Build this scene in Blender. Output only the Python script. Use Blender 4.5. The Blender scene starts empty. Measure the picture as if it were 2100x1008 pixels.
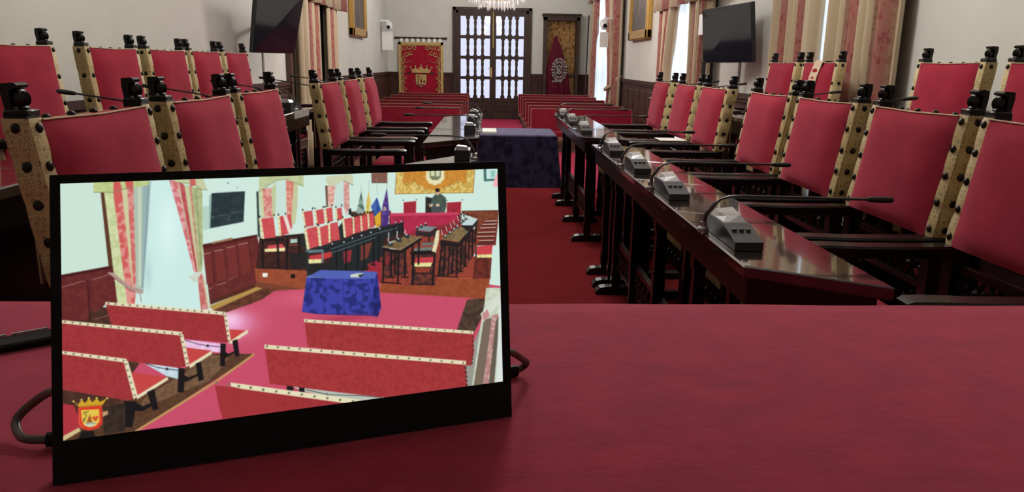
import bpy, bmesh, math, random
import numpy as np
from mathutils import Vector, Matrix, Quaternion
random.seed(7)
S = bpy.context.scene
COL = S.collection
PI = math.pi
R = math.radians

# ------------------------------------------------------------------ materials
def srgb(r, g, b):
    f = lambda c: c / 12.92 if c <= .04045 else ((c + .055) / 1.055) ** 2.4
    return (f(r / 255), f(g / 255), f(b / 255), 1)

class NT:
    def __init__(s, name):
        s.m = bpy.data.materials.new(name); s.m.use_nodes = True
        s.t = s.m.node_tree; s.n = s.t.nodes; s.l = s.t.links
        s.b = s.n['Principled BSDF']
        s.tc = None
    def node(s, t, **k):
        n = s.n.new(t)
        for a, v in k.items():
            if a.startswith('i_'): n.inputs[a[2:].replace('_', ' ')].default_value = v
            else: setattr(n, a, v)
        return n
    def link(s, a, b): s.l.new(a, b)
    def coord(s, kind='Object', scale=(1, 1, 1)):
        if s.tc is None: s.tc = s.node('ShaderNodeTexCoord')
        mp = s.node('ShaderNodeMapping'); mp.inputs['Scale'].default_value = scale
        s.link(s.tc.outputs[kind], mp.inputs['Vector']); return mp.outputs['Vector']
    def noise(s, vec, scale, detail=3, rough=.5):
        n = s.node('ShaderNodeTexNoise'); n.inputs['Scale'].default_value = scale
        n.inputs['Detail'].default_value = detail; n.inputs['Roughness'].default_value = rough
        s.link(vec, n.inputs['Vector']); return n.outputs['Fac']
    def ramp(s, fac, stops, interp='LINEAR'):
        r = s.node('ShaderNodeValToRGB'); r.color_ramp.interpolation = interp
        e = r.color_ramp.elements
        while len(e) < len(stops): e.new(.5)
        for k, (p, c) in enumerate(stops): e[k].position = p; e[k].color = c if len(c) == 4 else (*c, 1)
        s.link(fac, r.inputs['Fac']); return r.outputs['Color']
    def bump(s, h, strength=.2, dist=.01):
        b = s.node('ShaderNodeBump'); b.inputs['Strength'].default_value = strength; b.inputs['Distance'].default_value = dist
        s.link(h, b.inputs['Height']); s.link(b.outputs['Normal'], s.b.inputs['Normal'])
    def set(s, **k):
        for a, v in k.items(): s.b.inputs[a.replace('_', ' ')].default_value = v
        return s

def plain(name, col, rough=.5, metal=0, scale=30, var=.12, coat=0, **kw):
    t = NT(name); v = t.coord()
    c0 = tuple(x * (1 - var) for x in col[:3]); c1 = tuple(min(1, x * (1 + var)) for x in col[:3])
    t.link(t.ramp(t.noise(v, scale), [(.3, c0), (.7, c1)]), t.b.inputs['Base Color'])
    t.set(Roughness=rough, Metallic=metal, **kw)
    if coat: t.set(Coat_Weight=coat, Coat_Roughness=.08)
    return t.m

def velvet(name, col, sheen=.25, scale=6, mottle=.18, stretch=(1, 1, 1), crease=0, spec=.08):
    t = NT(name); v = t.coord(scale=stretch)
    n1 = t.noise(v, scale, 5, .62); n2 = t.noise(t.coord(), 260, 2, .7)
    mx = t.node('ShaderNodeMath', operation='ADD'); m2 = t.node('ShaderNodeMath', operation='MULTIPLY'); m2.inputs[1].default_value = .30
    t.link(n2, m2.inputs[0]); t.link(n1, mx.inputs[0]); t.link(m2.outputs[0], mx.inputs[1])
    t.link(t.ramp(mx.outputs[0], [(.48, [c * (1 - mottle) for c in col]), (.84, [c * (1 + mottle) for c in col])]), t.b.inputs['Base Color'])
    tint = (1, .24, .34, 1)
    t.set(Roughness=.9, Sheen_Weight=sheen, Sheen_Roughness=.45, Sheen_Tint=tint, Specular_IOR_Level=spec)
    if crease: t.bump(t.noise(t.coord(scale=(.8, 1.2, 1)), 46, 5, .7), .30, crease)
    else: t.bump(n2, .15, .002)
    return t.m

def brocade(name):
    t = NT(name); v = t.coord()
    vo = t.node('ShaderNodeTexVoronoi', feature='F1'); vo.inputs['Scale'].default_value = 80; vo.inputs['Randomness'].default_value = .4; t.link(v, vo.inputs['Vector'])
    n = t.noise(v, 170, 3, .6)
    a = t.node('ShaderNodeMath', operation='MULTIPLY_ADD'); a.inputs[1].default_value = .45; t.link(n, a.inputs[0]); t.link(vo.outputs['Distance'], a.inputs[2])
    t.link(t.ramp(a.outputs[0], [(.34, (.60, .47, .25)), (.46, (.52, .39, .19)), (.53, (.27, .19, .09)), (.60, (.31, .22, .105)), (.68, (.52, .40, .19))]), t.b.inputs['Base Color'])
    t.set(Roughness=.5, Metallic=.12); t.bump(a.outputs[0], .3, .003)
    return t.m

def wood(name, c0, c1, rough=.25, scale=(3, 3, 22), coat=.0, spec=.5):
    t = NT(name); v = t.coord(scale=scale)
    n = t.noise(v, 2.5, 6, .65)
    t.link(t.ramp(n, [(.3, c0), (.7, c1)]), t.b.inputs['Base Color'])
    t.set(Roughness=rough, Coat_Weight=coat, Coat_Roughness=.05, Coat_IOR=1.85 if coat > .9 else 1.5, Specular_IOR_Level=spec); t.bump(n, .06, .003)
    return t.m

def emit(name, col, strength, refl=True):
    t = NT(name); t.set(Base_Color=(.02, .02, .02, 1) if refl else col, Roughness=.04, Emission_Color=col, Emission_Strength=strength)
    return t.m

M = {}
M['velvet'] = velvet('red_velvet', (.285, .0185, .036), .32)
M['brocade'] = brocade('gold_brocade')
M['piping'] = plain('gold_piping', (.50, .36, .20), .6, scale=90)
M['black'] = wood('ebonised_wood', (.003, .0022, .0022), (.008, .005, .0045), .32, coat=.12, spec=.3)
M['top'] = wood('polished_dark_top', (.013, .006, .007), (.030, .014, .014), .15, (2, 14, 2), coat=1.0)
M['stud'] = plain('bronze_stud', (.020, .015, .011), .35, .6, scale=120)
M['cloth'] = velvet('red_table_felt', (.215, .0110, .027), 1.0, 13, .26, (.85, 1.25, 1), .003)
M['carpet'] = velvet('red_carpet', (.155, .016, .018), .0, 1.6, spec=0)
M['hallcarpet'] = velvet('pink_red_carpet', (.34, .022, .060), .1, 1.2)
M['bench'] = velvet('bench_red', (.15, .007, .016), .3)
M['ivory'] = plain('bench_trim', (.20, .085, .055), .6, scale=60)
M['wall'] = plain('white_plaster', (.60, .590, .535), .9, scale=2.2, var=.04)
M['ceil'] = plain('ceiling_white', (.84, .82, .78), .9, scale=2, var=.03)
M['wains'] = wood('wainscot_wood', (.026, .009, .007), (.075, .025, .018), .6, (6, 6, 1.2), spec=.25)
M['doorwood'] = wood('door_wood', (.022, .011, .008), (.060, .028, .019), .5, (5, 5, 1.2), spec=.25)
M['framewood'] = wood('window_wood', (.06, .028, .016), (.11, .052, .030), .45, (6, 6, 1.2))
M['floorwood'] = wood('plank_floor', (.055, .03, .017), (.12, .065, .036), .28, (1.2, 8, 1))
M['daisface'] = wood('dais_face', (.16, .06, .035), (.22, .09, .05), .4, (2, 2, 2))
M['micblack'] = plain('mic_plastic', (.018, .018, .019), .42, scale=40)
M['micsilver'] = plain('mic_silver', (.42, .42, .43), .32, .55, scale=80)
M['micgrey'] = plain('mic_tube', (.09, .09, .095), .35, .6, scale=80)
M['bezel'] = plain('monitor_plastic', (.0022, .002, .0022), .6, scale=40, Specular_IOR_Level=.2)
M['tvglass'] = plain('tv_glass', (.008, .011, .020), .08, scale=4)
M['tvbody'] = plain('tv_body', (.01, .01, .011), .35, scale=20)
M['gilt'] = plain('gilt_frame', (.50, .30, .075), .38, .55, scale=35)
M['canvas'] = plain('dark_canvas', (.085, .058, .042), .5, scale=5, var=.6)
M['white'] = plain('white_plastic', (.74, .74, .75), .45, scale=10, var=.03)
M['paper'] = plain('white_paper', (.78, .77, .72), .8, scale=10, var=.03)
M['cream'] = plain('cream_cloth', (.60, .46, .32), .85, scale=25)
M['goldthread'] = plain('gold_thread', (.50, .33, .12), .55, .15, scale=70, var=.25)
M['cable'] = plain('brown_rubber', (.075, .050, .042), .35, scale=50)
M['brass'] = plain('brass', (.60, .40, .14), .28, .9, scale=30)
M['bannerred'] = velvet('banner_red', (.34, .012, .030), .1, 9)
M['flagred'] = velvet('flag_crimson', (.15, .013, .030), .15, 7)
M['crystal'] = NT('crystal').set(Base_Color=(.93, .94, .96, 1), Roughness=.05, Transmission_Weight=.55, IOR=1.5).m
M['bulb'] = emit('bulb_glow', (1, .93, .84, 1), 60, False)
M['pane'] = emit('frosted_daylight', srgb(203, 208, 236), 1.25)
M['winpane'] = emit('bright_daylight', (.80, .89, 1.0, 1), 2.1)
M['emblem'] = plain('embroidery_grey', (.42, .36, .34), .8, scale=30)
M['black_dev'] = plain('device_black', (.01, .01, .01), .3, scale=30)
t = NT('vitrine_glass'); t.set(Base_Color=(1, 1, 1, 1), Roughness=.02, Transmission_Weight=1.0, IOR=1.12); M['glass'] = t.m

def striped():
    t = NT('striped_damask'); t.tc = t.node('ShaderNodeTexCoord')
    sx = t.node('ShaderNodeSeparateXYZ'); t.link(t.tc.outputs['UV'], sx.inputs[0])
    fr = t.node('ShaderNodeMath', operation='FRACT'); t.link(sx.outputs['X'], fr.inputs[0])
    cream = (.42, .33, .21); red = (.25, .040, .042); pale = (.48, .39, .27)
    base = t.ramp(fr.outputs[0], [(0, cream), (.30, pale), (.42, (.22, .10, .06)), (.45, red), (.78, red), (.81, (.22, .10, .06)), (.84, cream)], 'CONSTANT')
    v = t.coord('UV', (7, 9, 1)); vo = t.node('ShaderNodeTexVoronoi', feature='SMOOTH_F1'); vo.inputs['Scale'].default_value = 3.0; t.link(v, vo.inputs['Vector'])
    n = t.noise(v, 9, 3, .6); ad = t.node('ShaderNodeMath', operation='ADD'); t.link(vo.outputs['Distance'], ad.inputs[0]); t.link(n, ad.inputs[1])
    fac = t.ramp(ad.outputs[0], [(.72, (0, 0, 0)), (.86, (1, 1, 1))])
    mx = t.node('ShaderNodeMix', data_type='RGBA', blend_type='MIX'); mf = t.node('ShaderNodeMath', operation='MULTIPLY'); mf.inputs[1].default_value = .24
    t.link(fac, mf.inputs[0]); t.link(mf.outputs[0], mx.inputs['Factor']); t.link(base, mx.inputs['A']); mx.inputs['B'].default_value = (.46, .34, .22, 1)
    t.link(mx.outputs['Result'], t.b.inputs['Base Color']); t.set(Roughness=.75, Sheen_Weight=.1)
    return t.m
M['damask'] = striped()

def sheer():
    t = NT('white_sheer'); v = t.coord()
    tr = t.node('ShaderNodeBsdfTranslucent'); tr.inputs['Color'].default_value = (.86, .90, .95, 1)
    df = t.node('ShaderNodeBsdfDiffuse'); df.inputs['Color'].default_value = (.8, .82, .85, 1)
    tp = t.node('ShaderNodeBsdfTransparent')
    a = t.node('ShaderNodeMixShader'); a.inputs[0].default_value = .35; t.link(tr.outputs[0], a.inputs[1]); t.link(df.outputs[0], a.inputs[2])
    b = t.node('ShaderNodeMixShader'); t.link(t.ramp(t.noise(v, 40), [(.3, (.02,) * 3), (.7, (.06,) * 3)]), b.inputs[0]); t.link(a.outputs[0], b.inputs[1]); t.link(tp.outputs[0], b.inputs[2])
    t.link(b.outputs[0], t.n['Material Output'].inputs['Surface']); return t.m
M['sheer'] = sheer()

def damask_blue(name, a, b):
    t = NT(name); v = t.coord(scale=(1, 1, .8))
    vo = t.node('ShaderNodeTexVoronoi', feature='SMOOTH_F1'); vo.inputs['Scale'].default_value = 15; t.link(v, vo.inputs['Vector'])
    n = t.noise(v, 30, 4, .6); ad = t.node('ShaderNodeMath', operation='ADD'); t.link(vo.outputs['Distance'], ad.inputs[0]); t.link(n, ad.inputs[1])
    t.link(t.ramp(ad.outputs[0], [(.72, a), (.98, b)]), t.b.inputs['Base Color']); t.set(Roughness=.85, Specular_IOR_Level=.15); return t.m
M['bluefront_shaded'] = damask_blue('blue_damask_shaded', (.006, .0055, .015), (.022, .019, .046))  # skirt of the blue cloth, its shade put into a darker colour
M['bluetop_lit'] = damask_blue('blue_damask_top_lit', (.075, .068, .135), (.11, .10, .18))  # same blue cloth on top, the light on it put into the colour
M['casecloth'] = damask_blue('ochre_brocade', (.22, .085, .022), (.48, .28, .11))

# ------------------------------------------------------------------ mesh builder
class MB:
    def __init__(s): s.v = []; s.f = []; s.uv = {}
    def add(s, vs, fs):
        b = len(s.v); s.v += [tuple(p) for p in vs]; s.f += [tuple(i + b for i in f) for f in fs]; return s
    def box(s, x0, x1, y0, y1, z0, z1, bev=0):
        if bev:
            return s.bevbox(x0, x1, y0, y1, z0, z1, bev)
        v = [(x, y, z) for z in (z0, z1) for x, y in ((x0, y0), (x1, y0), (x1, y1), (x0, y1))]
        return s.add(v, [(3, 2, 1, 0), (4, 5, 6, 7), (0, 1, 5, 4), (1, 2, 6, 5), (2, 3, 7, 6), (3, 0, 4, 7)])
    def bevbox(s, x0, x1, y0, y1, z0, z1, b):
        rings = []
        for z, i in ((z0, b), (z0 + b, 0), (z1 - b, 0), (z1, b)):
            rings.append([(x0 + b, y0 + i, z), (x1 - b, y0 + i, z), (x1 - i, y0 + b, z), (x1 - i, y1 - b, z), (x1 - b, y1 - i, z), (x0 + b, y1 - i, z), (x0 + i, y1 - b, z), (x0 + i, y0 + b, z)])
        return s.loft(rings)
    def loft(s, rings, cap=True, closed=True):
        n = len(rings[0]); b = len(s.v)
        for r in rings: s.v += [tuple(p) for p in r]
        for i in range(len(rings) - 1):
            for j in range(n if closed else n - 1):
                k = (j + 1) % n
                s.f.append((b + i * n + j, b + i * n + k, b + (i + 1) * n + k, b + (i + 1) * n + j))
        if cap:
            s.f.append(tuple(b + j for j in reversed(range(n)))); s.f.append(tuple(b + (len(rings) - 1) * n + j for j in range(n)))
        return s
    def prism(s, poly, z0, z1):
        return s.loft([[(x, y, z0) for x, y in poly], [(x, y, z1) for x, y in poly]])
    def prism_x(s, poly, x0, x1):      # poly in (y,z)
        return s.loft([[(x0, y, z) for y, z in poly], [(x1, y, z) for y, z in poly]])
    def prism_y(s, poly, y0, y1):      # poly in (x,z)
        return s.loft([[(x, y0, z) for x, z in poly], [(x, y1, z) for x, z in poly]])
    def tube(s, path, r, n=8, cap=True):
        P = [Vector(p) for p in path]; rad = r if isinstance(r, (list, tuple)) else [r] * len(P)
        t0 = (P[1] - P[0]).normalized(); a = t0.orthogonal().normalized(); rings = []
        for i, p in enumerate(P):
            t = ((P[min(i + 1, len(P) - 1)] - P[max(i - 1, 0)])).normalized()
            a = (a - t * a.dot(t)).normalized(); c = t.cross(a)
            rings.append([p + (a * math.cos(2 * PI * k / n) + c * math.sin(2 * PI * k / n)) * rad[i] for k in range(n)])
        return s.loft(rings, cap)
    def ball(s, c, r, n=8, m=6, sc=(1, 1, 1)):
        rings = []
        for i in range(m + 1):
            a = PI * (i + .02) / (m + .04); rr = math.sin(a) * r; z = -math.cos(a) * r
            rings.append([(c[0] + rr * math.cos(2 * PI * k / n) * sc[0], c[1] + rr * math.sin(2 * PI * k / n) * sc[1], c[2] + z * sc[2]) for k in range(n)])
        return s.loft(rings)
    def lathe(s, prof, c=(0, 0, 0), n=16):
        return s.loft([[(c[0] + r * math.cos(2 * PI * k / n), c[1] + r * math.sin(2 * PI * k / n), c[2] + z) for k in range(n)] for r, z in prof])
    def xf(s, mat):
        s.v = [tuple(mat @ Vector(p)) for p in s.v]; return s
    def mesh(s, name, mat, smooth=False):
        me = bpy.data.meshes.new(name); me.from_pydata(s.v, [], s.f)
        bm = bmesh.new(); bm.from_mesh(me); bmesh.ops.recalc_face_normals(bm, faces=bm.faces); bm.to_mesh(me); bm.free()
        me.materials.append(mat)
        if smooth:
            me.polygons.foreach_set('use_smooth', [True] * len(me.polygons))
            if smooth != 'all': me.set_sharp_from_angle(angle=R(38))
        return me
    def obj(s, name, mat, parent=None, smooth=False, label=None):
        o = bpy.data.objects.new(name, s.mesh(name, mat, smooth)); COL.objects.link(o)
        if parent: o.parent = parent
        if label: o['label'] = label
        return o

def tag(o, label=None, cat=None, group=None, kind=None):
    for k, v in (('label', label), ('category', cat), ('group', group), ('kind', kind)):
        if v: o[k] = v
    return o
def thing(name, label, cat, loc=(0, 0, 0), rz=0, group=None):
    o = bpy.data.objects.new(name, None); COL.objects.link(o); o.location = loc; o.rotation_euler = (0, 0, rz)
    o.empty_display_size = .1
    return tag(o, label, cat, group)
def kids(o): return [c for c in bpy.data.objects if c.parent == o]
TREE = {}
def dup(root, loc, rz, label, group=None):
    if root.name not in TREE:
        TREE[root.name] = [(c, kids(c)) for c in kids(root)]
    r = root.copy(); COL.objects.link(r); r.location = loc; r.rotation_euler = (0, 0, rz)
    tag(r, label, None, group)
    for c, sub in TREE[root.name]:
        d = c.copy(); COL.objects.link(d); d.parent = r
        for e in sub:
            g = e.copy(); COL.objects.link(g); g.parent = d
    return r
def struct(name, mb, mat, smooth=False, parent=None):
    o = mb.obj(name, mat, parent, smooth)
    if parent is None: o['kind'] = 'structure'
    return o

# ------------------------------------------------------------------ room shell
XL, XR, YB, YF, ZF, ZC = -2.44, 2.52, 19.2, -1.7, -.14, 3.9
struct('floor', MB().box(XL - .3, XR + .6, YF - .3, YB + .3, ZF - .1, ZF), M['floorwood'])
d = struct('floor_dais', MB().box(XL, XR, YF, 7.6, ZF + .002, 0), M['carpet'])
struct('trim_dais', MB().box(XL, XR, 7.6, 7.62, ZF, -.006), M['daisface'])
struct('floor_platform_left', MB().box(XL, -.99, YF, 7.2, .001, .162), M['carpet'])
struct('floor_platform_right', MB().box(1.41, XR, YF, 7.2, .001, .162), M['carpet'])
struct('ceiling', MB().box(XL - .3, XR + .6, YF - .3, YB + .3, ZC, ZC + .1), M['ceil'])
struct('wall_left', MB().box(XL - .15, XL, YF, YB, ZF, ZC), M['wall'])
struct('wall_back', MB().box(XL, XR, YB, YB + .15, ZF, ZC), M['wall'])
struct('wall_front', MB().box(XL, XR, YF - .15, YF, ZF, ZC), M['wall'])
WINS = [(4.95, 6.5), (9.25, 11.0), (15.6, 18.0)]
wr = MB(); y = YF
for a, b in WINS:
    wr.box(XR, XR + .35, y, a, ZF, ZC); wr.box(XR, XR + .35, a, b, 3.1, ZC); wr.box(XR, XR + .35, a, b, ZF, .34 if a < 7 else -.1); y = b
wr.box(XR, XR + .35, y, YB, ZF, ZC)
struct('wall_right', wr, M['wall'])
for i, (a, b) in enumerate(WINS):
    w = MB(); t = .07
    w.box(XR + .02, XR + .14, a - .02, a + t, ZF, 3.1); w.box(XR + .02, XR + .14, b - t, b, ZF, 3.1); w.box(XR + .02, XR + .14, a, b, 3.1 - t, 3.1)
    w.box(XR + .05, XR + .12, (a + b) / 2 - .035, (a + b) / 2 + .035, ZF, 3.1 - t); w.box(XR + .05, XR + .12, a, b, .9, .96)
    w.box(XR - .05, XR, a - .12, a, .95, 3.2); w.box(XR - .05, XR, b, b + .12, .95, 3.2)
    wo = struct('window_%d' % (i + 1), w, M['framewood'])
    MB().box(XR + .14, XR + .16, a, b, ZF, 3.1).obj('window_pane', M['winpane'], wo)
# wainscot
def wainscot(name, run, side):
    """panelled dado; run = list of (y0,y1) or (x0,x1)"""
    m = MB(); zt = .95
    for a, b in run:
        def bx(u0, u1, d0, d1, z0, z1, bev=0):
            if side == 'L': m.box(XL + d0, XL + d1, u0, u1, z0, z1, bev)
            elif side == 'R': m.box(XR - d1, XR - d0, u0, u1, z0, z1, bev)
            else: m.box(u0, u1, YB - d1, YB - d0, z0, z1, bev)
        bx(a, b, 0, .02, ZF, zt); bx(a, b, .0, .05, zt - .05, zt); bx(a, b, .0, .035, zt - .085, zt - .05); bx(a, b, 0, .04, ZF, ZF + .12)
        n = max(1, round((b - a) / .52)); w = (b - a) / n
        for k in range(n):
            u0, u1 = a + k * w + .06, a + (k + 1) * w - .06
            bx(u0, u1, .012, .034, .28, zt - .15, .011); bx(u0, u1, .012, .034, .03, .22, .011)
    return struct(name, m, M['wains'])
wainscot('trim_1', [(YF, 9.6), (12.5, YB)], 'L')
wainscot('trim_2', [(YF, 4.75), (6.62, 8.6), (11.35, 15.1), (18.4, YB)], 'R')
wainscot('trim_3', [(XL, -.88), (1.01, XR)], 'B')

# ------------------------------------------------------------------ double door
dm = MB(); x0, x1, zt = -.875, 1.005, 2.47
for k, (w, dpt) in enumerate(((.07, .10), (.13, .07))):
    dm.box(x0, x0 + w, YB - dpt, YB, ZF, zt); dm.box(x1 - w, x1, YB - dpt, YB, ZF, zt); dm.box(x0, x1, YB - dpt, YB, zt - w, zt)
door = struct('door_1', dm, M['doorwood'])
for sgn, (a, b) in ((-1, (x0 + .12, .075)), (1, (.095, x1 - .12))):
    lf = MB(); sl = .065; g0, g1 = a + sl, b - sl; zb, zt2 = .36, 2.27
    yf0, yf1 = YB - .055, YB - .015
    lf.box(a, g0, yf0, yf1, ZF + .01, zt - .12); lf.box(g1, b, yf0, yf1, ZF + .01, zt - .12)
    lf.box(g0, g1, yf0, yf1, zt2, zt - .12); lf.box(g0, g1, yf0, yf1, ZF + .01, ZF + .12); lf.box(g0, g1, yf0, yf1, zb - .09, zb)
    lf.box(g0, g1, yf0 + .012, yf1, ZF + .1, zb - .08); lf.box(g0 + .06, g1 - .06, yf0, yf1, ZF + .17, zb - .13, .012)
    leaf = lf.obj('door_leaf', M['doorwood'], door)
    MB().box(g0, g1, YB - .03, YB - .022, zb, zt2).obj('glazing', M['pane'], leaf)
    mu = MB(); nc, nr = 4, 4; cw = (g1 - g0) / nc; rh = (zt2 - zb) / nr
    for r_ in range(1, nr): mu.box(g0, g1, YB - .05, YB - .03, zb + r_ * rh - .036, zb + r_ * rh + .036)
    for c_ in range(1, nc):
        for r_ in range(nr):
            z0 = zb + r_ * rh; xc = g0 + c_ * cw
            prof = [(0, .055), (.045, .052), (.08, .030), (.16, .036), (.24, .026), (.32, .036), (.39, .030), (.43, .052), (rh, .055)]
            prof = [(min(p, rh), w) for p, w in prof]
            mu.loft([[(xc - w, YB - .048, z0 + p), (xc + w, YB - .048, z0 + p), (xc + w, YB - .03, z0 + p), (xc - w, YB - .03, z0 + p)] for p, w in prof])
    mu.obj('muntins', M['doorwood'], leaf)
ln = MB().box(.072, .10, YB - .072, YB - .05, ZF, 2.3); ln.obj('meeting_stile', M['doorwood'], door)
hb = MB().box(.03, .06, YB - .07, YB - .05, .85, 1.08).tube([(.045, YB - .07, 1.06), (.045, YB - .11, 1.06), (-.03, YB - .11, 1.06)], .01); hb.obj('handle', M['brass'], door)
MB().tube([(.085, YB - .08, 1.55), (.085, YB - .08, 2.38)], .014).ball((.085, YB - .08, 2.3), .03).ball((.085, YB - .08, 1.6), .022).obj('bolt', M['brass'], door)

# ------------------------------------------------------------------ armchairs
def build_chair(name, Hb, label, group):
    c = thing(name, label, 'chair', group=group)
    YC, HW, HT = .2528, .0225, 1.086
    rec = lambda z: 0 if z <= Hb else -.055 * (z - Hb) / (HT - Hb)
    def pc(z): return rec(z) - .0245
    for s in (-1, 1):
        m = MB(); rings = []
        for z in (0, Hb, HT, HT + .012):
            x = pc(z); rings.append([(x - HW, s * YC - HW, z), (x + HW, s * YC - HW, z), (x + HW, s * YC + HW, z), (x - HW, s * YC + HW, z)])
        m.loft(rings); m.obj('back_post', M['black'], c)
        # gold sleeve around the post, pinched at the studs
        m = MB(); rings = []; n = 24
        for i in range(n + 1):
            z = Hb + .006 + (HT - Hb - .004) * i / n; x = pc(z); p = .004 * abs(math.sin(PI * 4 * i / n)) ** .6
            f, b_, o, inn = .0265 + p * .6, -.027, .026 + p, -.0215
            rings.append([(x + b_, s * (YC + inn), z), (x + f, s * (YC + inn), z), (x + f + .002, s * (YC + .004), z), (x + f - .003, s * (YC + o - .005), z), (x + f - .012, s * (YC + o), z), (x + b_, s * (YC + o), z)])
        m.loft(rings); sl = m.obj('brocade_sleeve', M['brocade'], c, True)
        for k in range(5):
            z = Hb + .028 + (HT - Hb - .045) * k / 4; x = pc(z)
            MB().ball((x + .029, s * (YC + .003), z), .0112, 8, 5, (.6, 1, 1)).obj('stud', M['stud'], sl, 'all'); MB().ball((x - .002, s * (YC + .026), z), .0118, 8, 5, (1, .6, 1)).obj('stud', M['stud'], sl, 'all')
        # carved finial: plinth, back plate with scrolled top, gadrooned scroll in front
        m = MB(); x = pc(HT)
        m.box(x - .024, x + .024, s * YC - .0235, s * YC + .0235, HT + .006, HT + .019, .003)
        xb = x - .010
        m.prism_y([(xb - .010, HT + .018), (xb + .003, HT + .018), (xb + .002, HT + .056), (xb + .016, HT + .061), (xb + .018, HT + .066), (xb + .012, HT + .071), (xb - .014, HT + .069), (xb - .015, HT + .05)], s * YC - .0205, s * YC + .0205)
        for q in (-.0115, 0, .0115): m.ball((xb + .013, s * YC + q, HT + .039), .0125, 10, 8, (1.0, .52, 1.25))
        m.ball((xb + .011, s * YC, HT + .054), .008, 8, 6, (1.2, 1.9, .8)); m.ball((xb + .016, s * YC, HT + .0225), .008, 8, 6, (1.1, 1.9, .7))
        m.obj('finial', M['black'], c, True)
    # upholstered back
    m = MB(); W = .2385; ny, nz = 12, 14; front = []; back = []
    z0, z1 = Hb + .004, HT - .002
    for j in range(nz + 1):
        z = z0 + (z1 - z0) * j / nz; rf = []; rb = []
        for i in range(ny + 1):
            u = -1 + 2 * i / ny; w = -1 + 2 * j / nz
            bul = .030 * (1 - abs(u) ** 4.5) * (1 - abs(w) ** 6) + .005
            y_ = u * W; zz = z + (0 if j < nz else -.004 * (1 - u * u))
            rf.append((rec(z) + bul, y_, zz)); rb.append((rec(z) - .036, y_, zz))
        front.append(rf); back.append(rb)
    m.loft([f + list(reversed(b)) for f, b in zip(front, back)])
    bk = m.obj('backrest', M['velvet'], c, True)
    m = MB().tube([(rec(z1) + .006, -W, z1 + .001), (rec(z1) + .008, 0, z1 - .003), (rec(z1) + .006, W, z1 + .001)], .0024, 6)
    m.box(rec(z1) - .040, rec(z1) - .0355, -W, W, z0, z1 - .003)
    m.obj('binding', M['piping'], bk, True)
    for k in (-.15, -.05, .05, .15): MB().ball((rec(z1) - .036, k, z1 - .001), .010, 8, 5, (1, 1, .8)).obj('stud', M['stud'], bk, 'all')
    # seat
    m = MB(); sx0, sx1, sy = -.012, .375, .235; rings = []
    for z, i in ((.405, .004), (.455, .0), (.472, .004), (.484, .02), (.490, .06), (.493, .12)):
        rings.append([(sx0 + i * .6, -sy + i, z), (sx1 - i, -sy + i, z), (sx1 - i, sy - i, z), (sx0 + i * .6, sy - i, z)])
    m.loft(rings); seat = m.obj('seat', M['velvet'], c, True)
    m = MB().box(sx0, sx1 + .006, -sy - .006, sy + .006, .378, .452, .004)
    for k in range(5):
        m.ball((sx1 + .006, -.18 + .09 * k, .44), .009, 6, 4)
    m.obj('fringe', M['brocade'], seat)
    # legs, arms, stretchers
    for s in (-1, 1):
        m = MB(); xf = .352
        prof = [(.0, .023), (.14, .023), (.16, .017), (.20, .024), (.36, .018), (.375, .0235), (.50, .0235), (.52, .017), (.60, .022), (.70, .018), (.716, .023)]
        m.loft([[(xf - w, s * YC - w, z), (xf + w, s * YC - w, z), (xf + w, s * YC + w, z), (xf - w, s * YC + w, z)] for z, w in prof])
        m.obj('front_leg', M['black'], c)
        m = MB(); ar = [( -.03, .744, .030), (.10, .742, .031), (.25, .742, .032), (.345, .745, .033), (.385, .744, .032), (.398, .738, .028)]
        m.loft([[(x, s * YC - w, z - .032 + (.006 if i == 5 else 0)), (x, s * YC - w, z - .006), (x, s * YC - w + .006, z), (x, s * YC + w - .006, z), (x, s * YC + w, z - .006), (x, s * YC + w, z - .032 + (.006 if i == 5 else 0))] for i, (x, z, w) in enumerate(ar)])
        m.obj('armrest', M['black'], c, True)
        m = MB().box(-.06, .40, s * YC - .024, s * YC + .024, 0.001, .045, .008).box(-.02, .35, s * YC - .012, s * YC + .012, .20, .235)
        m.obj('sled_foot', M['black'], c)
    def fret(x, z0, z1):
        m = MB().box(x - .01, x + .01, -YC, YC, z1 - .018, z1).box(x - .01, x + .01, -YC, YC, z0, z0 + .018)
        for k in range(7):
            yy = -.21 + .07 * k
            m.tube([(x, yy - .03, z0 + .01), (x, yy, (z0 + z1) / 2), (x, yy + .03, z1 - .01)], .007, 6); m.tube([(x, yy + .03, z0 + .01), (x, yy, (z0 + z1) / 2), (x, yy - .03, z1 - .01)], .007, 6); m.ball((x, yy, (z0 + z1) / 2), .016, 8, 5)
        return m
    fret(.352, .26, .36).obj('carved_stretcher', M['black'], c)
    fret(-.026, Hb - .16, Hb - .045).obj('carved_rail', M['black'], c)
    return c

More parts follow.
